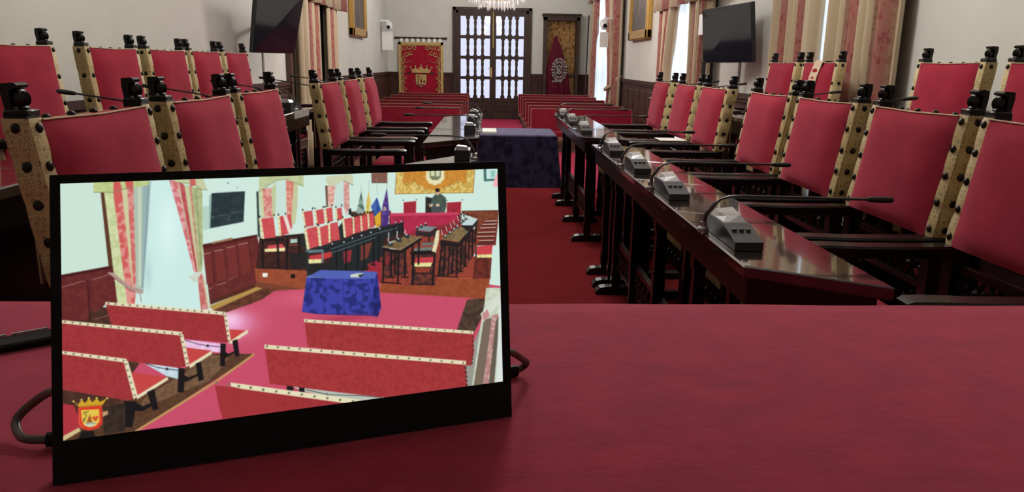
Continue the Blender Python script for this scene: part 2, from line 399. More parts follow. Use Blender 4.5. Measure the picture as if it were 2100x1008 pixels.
ORD = ['first', 'second', 'third', 'fourth', 'fifth', 'sixth', 'seventh']
HBL = .738
pR = [1.773, 2.386, 3.045, 3.662, 4.573, 5.217, 5.952]
pL = [1.824, 2.487, 3.109, 4.448, 5.119, 5.885]
pB = [3.165, 3.971, 4.629, 5.243, 5.863]
pC = [2.999, 3.692, 5.157, 5.822]
GF = 'front row council armchairs'
GBk = 'back row council armchairs along the walls'
proto = build_chair('council_armchair', HBL, 'x', GF)
def put(p, i, x, y, z, rz, label, grp, first):
    if first:
        p.location = (x, y, z); p.rotation_euler = (0, 0, rz); tag(p, label, None, grp); return p
    return dup(p, (x, y, z), rz, label, grp)
for i, y in enumerate(pR):
    lab = ['red velvet armchair cut by the right edge, at the near corner of the right-hand desk', 'red velvet armchair beside the closest microphone on the right-hand front desk', 'red velvet armchair third from the near end of the right-hand front row', 'red velvet armchair at the far end of the near right-hand desk, before the gap', 'red velvet armchair just beyond the gap in the right-hand front row', 'red velvet armchair in the middle of the far right-hand desk', 'red velvet armchair at the far end of the right-hand front row'][i]
    put(proto, i, 1.264, y, 0, PI, lab, GF, i == 0)
for i, y in enumerate(pL):
    lab = ['largest red velvet armchair behind the monitor, gold post beside its corner', 'red velvet armchair second from the near end of the left-hand front row, behind the monitor', 'red velvet armchair third from the near end of the left-hand front row, before the gap', 'red velvet armchair with full side view of its gold post, just beyond the left-hand gap', 'red velvet armchair in the middle of the three at the far left-hand desk', 'red velvet armchair at the far end of the left-hand front row'][i]
    put(proto, i, -.842, y, 0, 0, lab, GF, False)
proto2 = build_chair('council_armchair', .60, 'x', GBk)
for i, y in enumerate(pB):
    put(proto2, i, -1.794, y, .162, 0, ['red velvet armchair against the left wall, cut by the left edge', 'red velvet armchair against the left wall, next after the one cut off', 'red velvet armchair in the middle of the five against the left wall', 'red velvet armchair last but one along the left wall', 'red velvet armchair against the left wall nearest the television'][i], GBk, i == 0)
for i, y in enumerate(pC):
    put(proto2, i, 2.119, y, .156, PI, ['red velvet armchair against the right wall, cut by the right edge', 'red velvet armchair alone before the bare white right wall', 'red velvet armchair with a paper band over its back, before the striped curtain', 'red velvet armchair at the far end of the right wall row, before the striped curtain'][i], GBk, False)

# ------------------------------------------------------------------ council desks
def desk(name, label, s, xf, xb, yf, yb, z0=0, nseg=3, legs=(), group=None, solid=None):
    """s=+1: chairs on the +x side. yf=(near,far) along front edge xf, yb along back edge xb."""
    o = thing(name, label, 'desk', (0, 0, z0), 0, group)
    zt = .76; m = MB(); g = .0025
    for k in range(nseg):
        a, b = k / nseg, (k + 1) / nseg
        f0, f1 = yf[0] + (yf[1] - yf[0]) * a + g, yf[0] + (yf[1] - yf[0]) * b - g
        b0, b1 = yb[0] + (yb[1] - yb[0]) * a + g, yb[0] + (yb[1] - yb[0]) * b - g
        poly = [(xf, f0), (xb, b0), (xb, b1), (xf, f1)]
        i = .004
        cx = [(p[0] + (s * i if p[0] == xf else -s * i), p[1] + (i if p in poly[:2] else -i)) for p in poly]
        m.loft([[(x, y, zt - .03) for x, y in cx], [(x, y, zt - .026) for x, y in poly], [(x, y, zt - .004) for x, y in poly], [(x, y, zt) for x, y in cx]])
    m.obj('desk_top', M['top'], o)
    e = .02
    MB().prism([(xf + s * e, yf[0] + .03), (xb - s * e, yb[0] + .03), (xb - s * e, yb[1] - .03), (xf + s * e, yf[1] - .03)], .655, zt - .029).obj('apron', M['black'], o)
    for y in legs:
        m = MB()
        for x in (xf + s * .095, xb - s * .05):
            m.loft([[(x - w, y - w, z), (x + w, y - w, z), (x + w, y + w, z), (x - w, y + w, z)] for z, w in ((.04, .024), (.12, .024), (.14, .019), (.30, .022), (.56, .018), (.575, .024), (.66, .024))])
        lg = m.obj('trestle', M['black'], o)
        lo, hi = sorted((xf - s * .01, xb - s * .0))
        sh = MB().prism_y([(lo, .001), (lo, .02), (lo + .02, .040), (lo + .05, .046), (hi - .05, .046), (hi - .02, .040), (hi, .02), (hi, .001)], y - .03, y + .03)
        sh.obj('foot', M['black'], lg)
    L = sorted(legs)
    for a, b in zip(L, L[1:]):
        if b - a < .3: continue
        x = xf + s * .105; m = MB().box(x - .012, x + .012, a, b, .275, .297).box(x - .012, x + .012, a, b, .150, .165)
        n = int((b - a) / .075)
        for k in range(n):
            yy = a + (b - a) * (k + .5) / n
            m.tube([(x, yy - .035, .155), (x, yy, .225), (x, yy + .035, .29)], .008, 6); m.tube([(x, yy + .035, .155), (x, yy, .225), (x, yy - .035, .29)], .008, 6); m.ball((x, yy, .225), .018, 8, 5, (.8, 1, 1))
        m.obj('carved_panel', M['black'], o)
    if solid:
        MB().box(xf + s * .06, xf + s * .08, solid[0], solid[1], .05, .66).obj('front_panel', M['black'], o)
    return o
GD = 'long black council desks'
desk('council_desk', 'long polished black desk on the right, nearest, with four microphones', 1, .595, .862, (1.715, 4.461), (1.543, 4.29), 0, 4, (1.83, 2.42, 3.0, 3.50, 4.00, 4.14, 4.40), GD)
desk('council_desk', 'polished black desk at the far end on the right, with three microphones', 1, .595, .862, (4.909, 7.086), (4.74, 6.9), 0, 3, (5.27, 5.95, 6.65, 7.02), GD)
desk('council_desk', 'polished black desk at the far end on the left, beside the blue table', -1, -.056, -.376, (4.768, 7.12), (4.376, 6.533), 0, 3, (4.85, 5.6, 6.3, 6.9), GD)
desk('council_desk', 'polished black desk directly behind the monitor top edge on the left', -1, -.056, -.376, (1.95, 3.97), (1.55, 3.48), 0, 3, (2.05, 2.6, 3.2, 3.75), GD)
desk('council_desk', 'black desk of the left back row, mostly behind the front row chairs', -1, -1.08, -1.36, (1.35, 4.85), (1.35, 4.75), .162, 5, (1.45, 2.3, 3.15, 4.0, 4.7), GD, (1.4, 3.2))
desk('council_desk', 'black desk of the left back row beyond the gap, before the window curtain', -1, -1.08, -1.36, (5.25, 6.55), (5.2, 6.5), .162, 2, (5.35, 6.4), GD)
desk('council_desk', 'black desk of the right back row before the bare white wall', 1, 1.45, 1.69, (1.9, 4.75), (1.9, 4.7), .162, 4, (2.0, 2.9, 3.8, 4.65), GD)
desk('council_desk', 'black desk of the right back row before the striped curtain', 1, 1.45, 1.69, (5.2, 7.1), (5.2, 7.0), .162, 3, (5.3, 6.1, 6.95), GD)

# ------------------------------------------------------------------ conference microphones (delegate faces +x, stalk on the aisle side)
def build_mic(name, rise=0):
    c = thing(name, 'x', 'microphone')
    m = MB()   # dark base with sloping button deck on the +y half
    m.prism_x([(-.115, .001), (.135, .001), (.135, .022), (.02, .048), (-.115, .048)], -.034, .038)
    m.obj('base', M['micblack'], c)
    m = MB().loft([[(-.031, -.112, .042), (.036, -.112, .042), (.036, .020, .042), (-.031, .020, .042)], [(-.026, -.106, .068), (.022, -.106, .064), (.020, -.012, .060), (-.020, -.012, .064)]])
    m.obj('loudspeaker', M['micsilver'], c)
    m = MB()
    for k in range(3): m.box(-.02 + .018 * k, -.008 + .018 * k, .06, .075, .030, .043)
    m.obj('buttons', M['micgrey'], c)
    MB().lathe([(.016, .001), (.016, .012), (.010, .018), (.010, .03)], (.058, -.085, 0), 12).obj('stalk_socket', M['micsilver'], c)
    MB().tube([(.058, -.085, .01), (.054, -.083, .05), (.030, -.076, .085)], .0062, 8).obj('stalk', M['micgrey'], c, True)
    p = [(.032, -.077, .083), (.018, -.07, .096), (-.002, -.062, .104), (-.03, -.052, .108), (-.07, -.045, .1085), (-.2, -.035, .108 + rise * .42), (-.37, -.025, .107 + rise * .88)]
    MB().tube(p, .0036, 6).obj('gooseneck', M['micblack'], c, True)
    MB().tube([(-.36, -.026, .107 + rise * .85), (-.37, -.025, .107 + rise * .88), (-.40, -.023, .107 + rise * .94), (-.425, -.021, .107 + rise), (-.432, -.021, .107 + rise * 1.01)], [.004, .0075, .009, .009, .005], 10).obj('microphone_head', M['micblack'], c, True)
    return c
mic = build_mic('conference_microphone')
GM = 'gooseneck conference microphones'
mics = []
for i, y in enumerate((1.995, 2.72, 3.37, 4.05)):
    mics.append((.655, y, .7605, PI, ['nearest', 'second', 'third', 'fourth'][i] + ' gooseneck microphone along the near right-hand desk'))
for i, y in enumerate((5.25, 6.05, 6.78)):
    mics.append((.650, y, .7605, PI, ['nearest of three gooseneck microphones on the far right-hand desk', 'middle of three gooseneck microphones on the far right-hand desk', 'farthest gooseneck microphone on the right-hand desks'][i]))
for i, y in enumerate((5.16, 5.95, 6.65)):
    mics.append((-.125, y, .7605, 0, ['nearest of three gooseneck microphones on the far left-hand desk', 'middle of three gooseneck microphones on the far left-hand desk', 'farthest gooseneck microphone on the left-hand desks'][i]))
mics.append((-.125, 3.72, .7605, 0, 'gooseneck microphone just above the top right corner of the monitor'))
for k, (x, y, z, rz, lab) in enumerate(mics):
    put(mic, k, x, y, z, rz, lab, GM, k == 0)
mic2 = build_mic('conference_microphone', .052)
mics = []
for y, lab in ((2.95, 'gooseneck microphone pointing at the leftmost wall chair'), (3.66, 'gooseneck microphone second along the left back row desk'), (4.55, 'gooseneck microphone on the near left back row desk, at its far end'), (5.50, 'gooseneck microphone on the far left back row desk, before the curtain'), (6.35, 'gooseneck microphone at the very end of the left back row')):
    mics.append((-1.15, y, .9225, 0, lab))
for y, lab in ((3.52, 'gooseneck microphone pointing at the lone chair before the right white wall'), (4.30, 'gooseneck microphone on the right back row desk before the striped curtain'), (5.93, 'gooseneck microphone on the far right back row desk, its near end'), (6.66, 'gooseneck microphone at the very end of the right back row')):
    mics.append((1.53, y, .9225, PI, lab))
for k, (x, y, z, rz, lab) in enumerate(mics):
    put(mic2, k, x, y, z, rz, lab, GM, k == 0)

# ------------------------------------------------------------------ president's table and monitor
pt = thing('presidency_table', 'wide table under red cloth in the foreground', 'table', (0, .7, 0))
MB().box(-1.9, 2.1, -.60, .62, .74, .757).obj('table_top', M['black'], pt)
for x in (-1.8, 2.0):
    for yy in (-.5, .5): MB().box(x - .04, x + .04, yy - .04, yy + .04, .001, .74).obj('leg', M['black'], pt)
m = MB(); x0, x1 = -2.02, 2.25; rings = []
edge = [(-.72, .10), (-.72, .74), (-.714, .766), (-.70, .780)]
yfe = .672
prof = [(-.70, .10), (-.70, .75), (-.694, .771), (-.675, .780)] + [(-.675 + (yfe - .015 + .675) * k / 24, .780) for k in range(1, 25)] + [(yfe - .006, .7772), (yfe - .001, .772), (yfe, .764), (yfe, .06)]
nx = 90
rings = []
rnd = random.Random(3)
for (yy, z) in prof:
    row = []
    for i in range(nx + 1):
        x = x0 + (x1 - x0) * i / nx
        dz = .0006 * math.sin(x * 9 + yy * 7) + .0005 * math.sin(x * 21 - yy * 13) if .77 < z else 0
        dy = (.012 * math.sin(x * 14) * (.78 - z) / .7) if (z < .76 and yy > 0) else 0
        row.append((x, yy + dy + (.006 * (x - .5) if yy > .5 else 0), z + dz))
    rings.append(row)
m.loft(rings, False, False)
cl = m.obj('tablecloth', M['cloth'], None, True)
cl.location = (0, .7, 0); tag(cl, 'red felt cloth covering the foreground table', 'tablecloth')

# --- screen picture: flat colours painted on a fine grid on the panel's face
# rows: kind (0 polygon, 1 line, 2 dots, 3 mottling of the last polygon, 4 soft glow), red, green, blue, then [width or radius,] x, y ...
SCR = [
    [0, 206, 232, 222, -78, -121, 1602, -86, 1562, 1233, -95, 939],
    [0, 203, 228, 213, -7, -14, 113, -9, 136, 268, 1, 291],
    [0, 198, 78, 104, -15, 808, 97, 538, 343, 519, 475, 451, 639, 383, 755, 375, 1204, 395, 1467, 454, 1455, 844],
    [3, 215, 96, 120, 0.08, 10],
    [4, 240, 170, 215, 485, 498, 115, 69, 0.9],
    [4, 250, 215, 240, 485, 476, 61, 36, 0.75],
    [4, 160, 50, 75, 945, 811, 548, 104, 0.5],
    [4, 228, 112, 140, 754, 427, 183, 37, 0.5],
    [0, 84, 56, 40, -4, 690, 113, 682, 238, 666, 355, 623, 415, 584, 564, 603, 201, 812, -6, 820],
    [3, 112, 78, 54, 0.35, 6],
    [0, 120, 90, 66, 202, 745, 419, 677, 463, 636, 482, 605, 415, 584, 343, 647, 237, 698],
    [3, 74, 52, 42, 0.35, 6],
    [1, 190, 152, 92, 6.75, 201, 811, 444, 680, 561, 605],
    [0, 84, 64, 52, 1308, 488, 1392, 485, 1363, 560, 1327, 620, 1267, 595],
    [3, 50, 38, 32, 0.5, 10],
    [0, 150, 150, 140, 1298, 713, 1367, 575, 1352, 812, 1291, 811],
    [0, 70, 44, 36, -12, 379, 141, 406, 139, 482, 216, 593, 193, 628, 157, 713, 14, 743, -11, 665],
    [3, 96, 64, 48, 0.4, 7],
    [0, 120, 66, 48, 563, 354, 739, 387, 733, 397, 632, 395, 563, 383],
    [0, 94, 38, 40, -8, 290, 144, 271, 158, 395, 125, 389, -6, 450],
    [3, 120, 55, 52, 0.35, 12],
    [0, 72, 29, 30, -8, 290, 143, 270, 144, 280, -8, 300],
    [0, 110, 47, 45, 4, 329, 68, 313, 74, 439, 7, 435],
    [3, 85, 32, 34, 0.4, 10],
    [0, 108, 46, 44, 83, 315, 139, 299, 154, 392, 127, 390, 88, 420],
    [3, 84, 33, 34, 0.4, 10],
    [1, 172, 120, 104, 2.04, 4, 327, 63, 313],
    [1, 168, 116, 102, 2.04, 85, 312, 138, 297],
    [1, 60, 24, 26, 2.85, 73, 313, 78, 439],
    [1, 150, 92, 80, 2.44, 92, 438, 129, 429],
    [0, 92, 58, 42, 112, 30, 124, 32, 144, 272, 132, 274],
    [0, 208, 218, 168, 122, 32, 148, 31, 183, 350, 182, 400, 156, 395],
    [3, 180, 190, 130, 0.5, 9],
    [0, 206, 94, 90, 147, 27, 173, 23, 208, 367, 205, 402, 183, 397, 179, 349],
    [3, 232, 190, 180, 0.55, 9],
    [0, 205, 205, 160, 172, 23, 189, 23, 209, 302, 207, 352, 199, 346],
    [0, 205, 104, 100, 188, 23, 206, 20, 212, 272, 208, 352, 201, 341],
    [3, 230, 190, 180, 0.5, 9],
    [0, 172, 192, 172, 206, 19, 234, 6, 228, 354, 210, 352],
    [0, 198, 212, 190, 219, 20, 228, 15, 224, 343, 217, 343],
    [0, 150, 176, 176, 234, 5, 257, 3, 247, 153, 231, 359, 225, 353],
    [1, 120, 140, 150, 2.04, 250, 6, 241, 163, 228, 349],
    [0, 192, 206, 142, 93, 0, 252, -1, 251, 15, 207, 22, 196, 25, 174, 27, 149, 30, 149, 35, 92, 32],
    [3, 170, 182, 110, 0.4, 10],
    [0, 205, 92, 88, 149, 1, 167, 1, 174, 26, 149, 30],
    [0, 205, 92, 90, 182, 0, 205, 0, 205, 22, 186, 24],
    [1, 120, 120, 80, 1.63, 92, 32, 149, 35, 174, 27, 207, 22],
    [0, 176, 150, 140, 128, 290, 147, 294, 190, 340, 232, 358, 230, 369, 190, 351, 151, 316],
    [1, 120, 80, 80, 1.63, 131, 295, 155, 318, 194, 355, 221, 368, 224, 394],
    [0, 203, 234, 228, 257, 3, 312, 2, 348, 159, 384, 310, 400, 438, 297, 410, 227, 394, 231, 354, 247, 153],
    [4, 222, 246, 242, 306, 156, 51, 153, 0.8],
    [4, 170, 205, 200, 244, 304, 18, 81, 0.6],
    [0, 206, 112, 116, 311, 1, 338, 3, 368, 170, 389, 311, 381, 312, 348, 159],
    [3, 235, 200, 195, 0.6, 9],
    [0, 200, 206, 170, 336, 8, 342, 10, 377, 186, 391, 311, 386, 311],
    [0, 180, 74, 80, 340, 9, 358, 20, 386, 223, 394, 311, 387, 311],
    [3, 205, 120, 120, 0.4, 9],
    [0, 196, 200, 156, 356, 20, 373, 22, 393, 223, 397, 311, 392, 311],
    [0, 198, 110, 104, 371, 22, 379, 26, 396, 234, 399, 312, 396, 311],
    [3, 225, 180, 170, 0.5, 8],
    [0, 178, 188, 138, 377, 26, 410, 32, 409, 266, 404, 312, 397, 311],
    [3, 150, 160, 105, 0.5, 9],
    [1, 120, 125, 90, 1.63, 392, 32, 403, 286],
    [0, 196, 204, 160, 313, -1, 413, -1, 426, 38, 409, 36, 397, 32, 390, 21, 365, 14, 337, 10],
    [0, 205, 100, 95, 372, 1, 390, 1, 391, 22, 374, 26],
    [1, 110, 105, 75, 1.63, 337, 10, 365, 15, 390, 22, 409, 37, 425, 38],
    [0, 205, 214, 200, 363, 325, 404, 308, 411, 274, 412, 287, 404, 319, 385, 346, 378, 342],
    [0, 192, 104, 100, 392, 334, 405, 314, 422, 402, 426, 436, 400, 438],
    [3, 225, 180, 170, 0.5, 8],
    [0, 205, 205, 170, 405, 314, 412, 328, 428, 433, 422, 438],
    [0, 182, 210, 196, 410, 94, 434, 93, 433, 170, 411, 173],
    [0, 150, 180, 175, 431, 59, 439, 50, 434, 169, 429, 166],
    [0, 42, 54, 58, 439, 50, 543, 48, 537, 152, 433, 168],
    [3, 58, 72, 76, 0.4, 12],
    [1, 88, 104, 106, 2.04, 457, 128, 485, 125],
    [1, 88, 104, 106, 2.04, 496, 122, 525, 117],
    [2, 100, 115, 118, 2.67, 492, 130, 490, 141, 443, 131],
    [2, 150, 165, 158, 2.67, 489, 18, 492, 19],
    [1, 60, 70, 66, 1.22, 519, 31, 519, 38],
    [0, 100, 43, 42, 409, 224, 579, 199, 598, 327, 568, 370, 428, 419],
    [3, 122, 58, 54, 0.35, 12],
    [0, 78, 31, 30, 409, 220, 579, 198, 579, 207, 411, 234],
    [0, 150, 118, 84, 436, 215, 501, 203, 501, 211, 436, 221],
    [0, 116, 50, 47, 411, 253, 433, 249, 440, 346, 419, 355],
    [1, 196, 160, 148, 2.04, 411, 253, 433, 249],
    [1, 74, 28, 28, 1.63, 435, 249, 443, 349],
    [0, 116, 50, 47, 444, 245, 471, 242, 481, 339, 453, 348],
    [1, 196, 160, 148, 2.04, 444, 245, 471, 242],
    [1, 74, 28, 28, 1.63, 474, 242, 484, 342],
    [0, 116, 50, 47, 482, 237, 509, 232, 519, 330, 492, 339],
    [1, 196, 160, 148, 2.04, 482, 237, 509, 232],
    [1, 74, 28, 28, 1.63, 512, 232, 522, 333],
    [0, 116, 50, 47, 519, 229, 549, 224, 559, 323, 529, 332],
    [1, 196, 160, 148, 2.04, 519, 229, 549, 224],
    [1, 74, 28, 28, 1.63, 552, 224, 562, 326],
    [1, 178, 140, 128, 2.04, 423, 371, 434, 368],
    [1, 178, 140, 128, 2.04, 450, 360, 477, 353],
    [1, 150, 104, 92, 1.63, 486, 345, 515, 334],
    [0, 84, 44, 34, 429, 407, 569, 367, 571, 379, 429, 424],
    [0, 178, 142, 76, 426, 428, 574, 376, 593, 383, 437, 443],
    [0, 104, 60, 46, 437, 443, 593, 383, 641, 389, 587, 423, 478, 454],
    [3, 70, 40, 32, 0.5, 9],
    [0, 58, 72, 64, 579, 51, 586, 50, 589, 211, 581, 205],
    [0, 200, 208, 166, 586, 48, 601, 40, 604, 142, 594, 142],
    [0, 206, 122, 112, 599, 43, 629, 39, 631, 142, 603, 140],
    [3, 230, 195, 180, 0.6, 7],
    [0, 192, 202, 156, 627, 41, 644, 19, 639, 139, 630, 142],
    [0, 200, 224, 214, 643, 18, 677, 15, 674, 140, 639, 139],
    [0, 212, 122, 106, 675, 15, 702, 24, 705, 125, 687, 173, 676, 140],
    [3, 235, 200, 180, 0.5, 7],
    [0, 196, 200, 156, 701, 24, 715, 27, 712, 105, 703, 170, 689, 174],
    [0, 196, 206, 160, 590, -1, 734, -2, 734, 39, 716, 34, 678, 12, 646, 15, 586, 51],
    [3, 172, 184, 130, 0.4, 9],
    [1, 120, 128, 96, 1.63, 586, 51, 646, 15, 678, 12, 734, 39],
    [1, 170, 178, 140, 1.63, 631, 1, 615, 35],
    [1, 168, 176, 138, 1.63, 666, 0, 661, 13],
    [0, 110, 84, 66, 806, 40, 815, 40, 814, 116, 808, 115],
    [0, 214, 150, 136, 814, 41, 844, 18, 833, 111, 815, 116],
    [3, 235, 210, 195, 0.6, 7],
    [0, 198, 222, 214, 843, 15, 871, 16, 869, 120, 839, 124],
    [0, 206, 146, 138, 869, 22, 888, 23, 888, 118, 877, 152, 869, 124],
    [3, 232, 205, 195, 0.6, 7],
    [0, 202, 208, 176, 810, 10, 842, 4, 870, 5, 868, 23, 836, 45, 810, 32],
    [0, 202, 208, 174, 869, 2, 901, 1, 903, 42, 887, 34, 869, 23],
    [1, 110, 110, 90, 1.63, 869, 23, 887, 34, 903, 42],
    [0, 128, 88, 74, 968, 1, 1024, -1, 1023, 38, 968, 36],
    [1, 86, 58, 50, 2.04, 968, 1, 968, 36, 1023, 38],
    [0, 206, 142, 58, 1058, -15, 1352, -12, 1342, 89, 1049, 81],
    [3, 178, 116, 42, 0.35, 10],
    [1, 176, 112, 40, 1.22, 1100, -8, 1096, 46],
    [1, 176, 112, 40, 1.22, 1124, -7, 1120, 47],
    [1, 176, 112, 40, 1.22, 1148, -6, 1144, 48],
    [1, 176, 112, 40, 1.22, 1172, -6, 1168, 49],
    [1, 176, 112, 40, 1.22, 1196, -5, 1192, 50],
    [1, 176, 112, 40, 1.22, 1220, -4, 1217, 51],
    [1, 176, 112, 40, 1.22, 1245, -3, 1241, 52],
    [1, 176, 112, 40, 1.22, 1270, -3, 1266, 52],
    [1, 176, 112, 40, 1.22, 1295, -2, 1291, 53],
    [0, 196, 160, 78, 1058, -15, 1083, -14, 1076, 82, 1049, 81],
    [3, 228, 208, 130, 0.8, 6],
    [0, 196, 160, 78, 1321, -7, 1352, -12, 1342, 89, 1312, 88],
    [3, 228, 208, 130, 0.8, 6],
    [0, 200, 162, 76, 1070, 51, 1121, 38, 1161, 63, 1195, 73, 1236, 63, 1284, 43, 1331, 58, 1342, 89, 1049, 81],
    [3, 230, 210, 135, 0.8, 6],
    [1, 118, 88, 36, 1.22, 1087, 43, 1096, 37, 1102, 43, 1098, 50, 1091, 50, 1093, 45],
    [1, 236, 220, 150, 1.22, 1085, 46, 1092, 41, 1097, 45],
    [1, 118, 88, 36, 1.22, 1107, 35, 1116, 30, 1122, 36, 1118, 42, 1111, 42, 1113, 37],
    [1, 236, 220, 150, 1.22, 1105, 38, 1112, 33, 1117, 37],
    [1, 118, 88, 36, 1.22, 1127, 56, 1136, 50, 1141, 56, 1138, 63, 1131, 63, 1132, 58],
    [1, 236, 220, 150, 1.22, 1124, 59, 1131, 54, 1137, 58],
    [1, 118, 88, 36, 1.22, 1149, 68, 1158, 63, 1164, 69, 1160, 75, 1153, 75, 1155, 71],
    [1, 236, 220, 150, 1.22, 1147, 71, 1154, 66, 1159, 70],
    [1, 118, 88, 36, 1.22, 1242, 66, 1233, 60, 1227, 65, 1230, 72, 1237, 73, 1236, 68],
    [1, 236, 220, 150, 1.22, 1244, 70, 1237, 64, 1231, 67],
    [1, 118, 88, 36, 1.22, 1266, 58, 1256, 52, 1250, 58, 1254, 65, 1261, 65, 1260, 60],
    [1, 236, 220, 150, 1.22, 1268, 62, 1261, 56, 1255, 60],
    [1, 118, 88, 36, 1.22, 1293, 42, 1283, 36, 1277, 41, 1281, 48, 1288, 49, 1287, 44],
    [1, 236, 220, 150, 1.22, 1295, 45, 1288, 39, 1282, 43],
    [1, 118, 88, 36, 1.22, 1313, 54, 1304, 48, 1298, 54, 1301, 61, 1308, 61, 1307, 56],
    [1, 236, 220, 150, 1.22, 1316, 58, 1309, 52, 1302, 56],
    [1, 118, 88, 36, 1.22, 1077, 14, 1086, 9, 1091, 15, 1088, 21, 1081, 21, 1082, 16],
    [1, 236, 220, 150, 1.22, 1074, 17, 1081, 12, 1087, 16],
    [1, 118, 88, 36, 1.22, 1329, 23, 1320, 17, 1314, 22, 1317, 29, 1324, 30, 1323, 25],
    [1, 236, 220, 150, 1.22, 1331, 26, 1324, 20, 1318, 24],
    [1, 140, 104, 40, 2.04, 1058, -13, 1050, 79, 1342, 88, 1351, -9],
    [1, 226, 190, 96, 1.22, 1064, -9, 1057, 73, 1336, 82, 1344, -4],
    [0, 230, 224, 180, 1166, -12, 1232, -11, 1234, 30, 1220, 47, 1197, 54, 1174, 46, 1163, 28],
    [2, 205, 170, 80, 2.14, 1165, 11, 1167, 26, 1174, 40, 1186, 49, 1211, 50, 1223, 41, 1230, 27, 1232, 14],
    [0, 120, 126, 98, 1178, -11, 1221, -11, 1220, 24, 1209, 35, 1188, 35, 1178, 24],
    [0, 206, 216, 172, 1182, -9, 1197, -8, 1196, 20, 1183, 20],
    [0, 206, 210, 178, 1202, -8, 1217, -8, 1215, 21, 1202, 22],
    [0, 66, 110, 106, 1385, -4, 1442, -7, 1441, 46, 1385, 47],
    [0, 200, 230, 222, 1395, -4, 1442, -7, 1441, 37, 1395, 39],
    [0, 130, 190, 178, 1411, 8, 1431, 6, 1430, 31, 1412, 32],
    [3, 190, 225, 215, 0.5, 6],
    [0, 240, 176, 182, 1437, 18, 1442, 21, 1440, 71, 1418, 66, 1426, 42],
    [0, 112, 56, 42, 885, 136, 1034, 140, 1034, 153, 1030, 198, 994, 197, 892, 152],
    [0, 112, 58, 42, 1269, 154, 1439, 159, 1436, 210, 1425, 280, 1343, 266, 1355, 188],
    [3, 140, 84, 58, 0.5, 9],
    [1, 78, 36, 30, 2.04, 1293, 155, 1439, 160],
    [1, 76, 36, 30, 2.04, 892, 137, 1031, 142],
    [0, 36, 40, 44, 885, 126, 893, 124, 895, 146, 884, 147],
    [0, 60, 56, 50, 893, 142, 919, 140, 919, 153, 897, 152],
    [1, 150, 160, 150, 1.22, 929, 41, 931, 76],
    [1, 150, 160, 150, 1.22, 956, 25, 958, 66],
    [1, 150, 160, 150, 1.22, 984, 19, 987, 78],
    [1, 150, 160, 150, 1.22, 1023, 36, 1018, 85],
    [0, 150, 170, 158, 930, 62, 940, 137, 930, 148, 910, 141, 919, 109],
    [3, 70, 95, 85, 0.8, 9],
    [0, 216, 196, 96, 956, 63, 962, 105, 955, 150, 943, 146, 948, 102],
    [3, 190, 165, 60, 0.5, 8],
    [0, 46, 76, 150, 985, 89, 999, 136, 995, 151, 974, 160, 963, 121],
    [3, 120, 150, 200, 0.35, 7],
    [0, 216, 168, 52, 974, 159, 997, 138, 996, 192, 979, 198],
    [0, 74, 50, 122, 1021, 57, 1029, 159, 1025, 200, 996, 201, 1004, 119],
    [3, 110, 90, 160, 0.5, 8],
    [2, 215, 200, 150, 3.21, 1011, 128, 1014, 134, 1009, 135],
    [2, 90, 60, 40, 1.6, 1012, 132],
    [0, 140, 46, 56, 1028, 159, 1292, 161, 1302, 237, 1196, 248, 1059, 245, 1021, 215],
    [3, 100, 40, 44, 0.4, 8],
    [0, 60, 40, 40, 1022, 198, 1083, 190, 1082, 241, 1020, 254],
    [0, 158, 42, 58, 1080, 111, 1127, 109, 1126, 154, 1079, 151],
    [1, 232, 226, 200, 2.04, 1079, 106, 1078, 151],
    [1, 232, 226, 200, 1.63, 1127, 108, 1125, 154],
    [1, 232, 226, 200, 1.22, 1080, 111, 1127, 109],
    [2, 40, 40, 40, 2.14, 1079, 104, 1127, 105],
    [0, 48, 42, 42, 1161, 95, 1186, 101, 1184, 156, 1159, 154],
    [2, 190, 180, 160, 2.67, 1174, 124, 1176, 131],
    [0, 160, 42, 58, 1239, 120, 1295, 119, 1292, 161, 1237, 160],
    [1, 232, 226, 200, 2.44, 1297, 118, 1294, 162],
    [1, 232, 226, 200, 1.63, 1241, 117, 1238, 158],
    [1, 232, 226, 200, 1.22, 1239, 120, 1295, 119],
    [2, 40, 40, 40, 2.14, 1241, 113, 1299, 113, 1264, 150, 1267, 154],
    [0, 76, 92, 82, 1184, 102, 1198, 87, 1218, 87, 1237, 102, 1239, 131, 1229, 165, 1182, 162, 1180, 122],
    [3, 58, 72, 66, 0.5, 8],
    [2, 205, 168, 140, 7.48, 1206, 82],
    [2, 38, 32, 32, 8.55, 1206, 74],
    [0, 205, 168, 140, 1201, 79, 1213, 80, 1210, 91, 1203, 91],
    [2, 216, 184, 158, 4.27, 1184, 126, 1181, 129],
    [2, 216, 184, 158, 4.81, 1203, 129, 1208, 128],
    [0, 72, 78, 84, 1182, 135, 1221, 136, 1218, 164, 1181, 162],
    [0, 176, 46, 76, 1031, 152, 1285, 162, 1275, 185, 1232, 202, 1145, 206, 1108, 227, 1079, 227, 1078, 190, 1033, 201],
    [3, 155, 36, 62, 0.4, 10],
    [0, 200, 66, 96, 1031, 149, 1285, 159, 1285, 169, 1030, 159],
    [1, 240, 225, 215, 2.04, 1027, 159, 1023, 209],
    [0, 118, 48, 40, 1379, 192, 1437, 194, 1425, 292, 1340, 287],
    [1, 226, 226, 212, 2.44, 1383, 198, 1432, 199],
    [1, 44, 30, 30, 2.04, 1383, 203, 1431, 204],
    [1, 226, 226, 212, 2.44, 1375, 210, 1430, 211],
    [1, 44, 30, 30, 2.04, 1375, 215, 1430, 216],
    [1, 226, 226, 212, 2.44, 1367, 223, 1427, 224],
    [1, 44, 30, 30, 2.04, 1367, 228, 1427, 230],
    [1, 226, 226, 212, 2.44, 1357, 239, 1424, 241],
    [1, 44, 30, 30, 2.04, 1357, 244, 1424, 247],
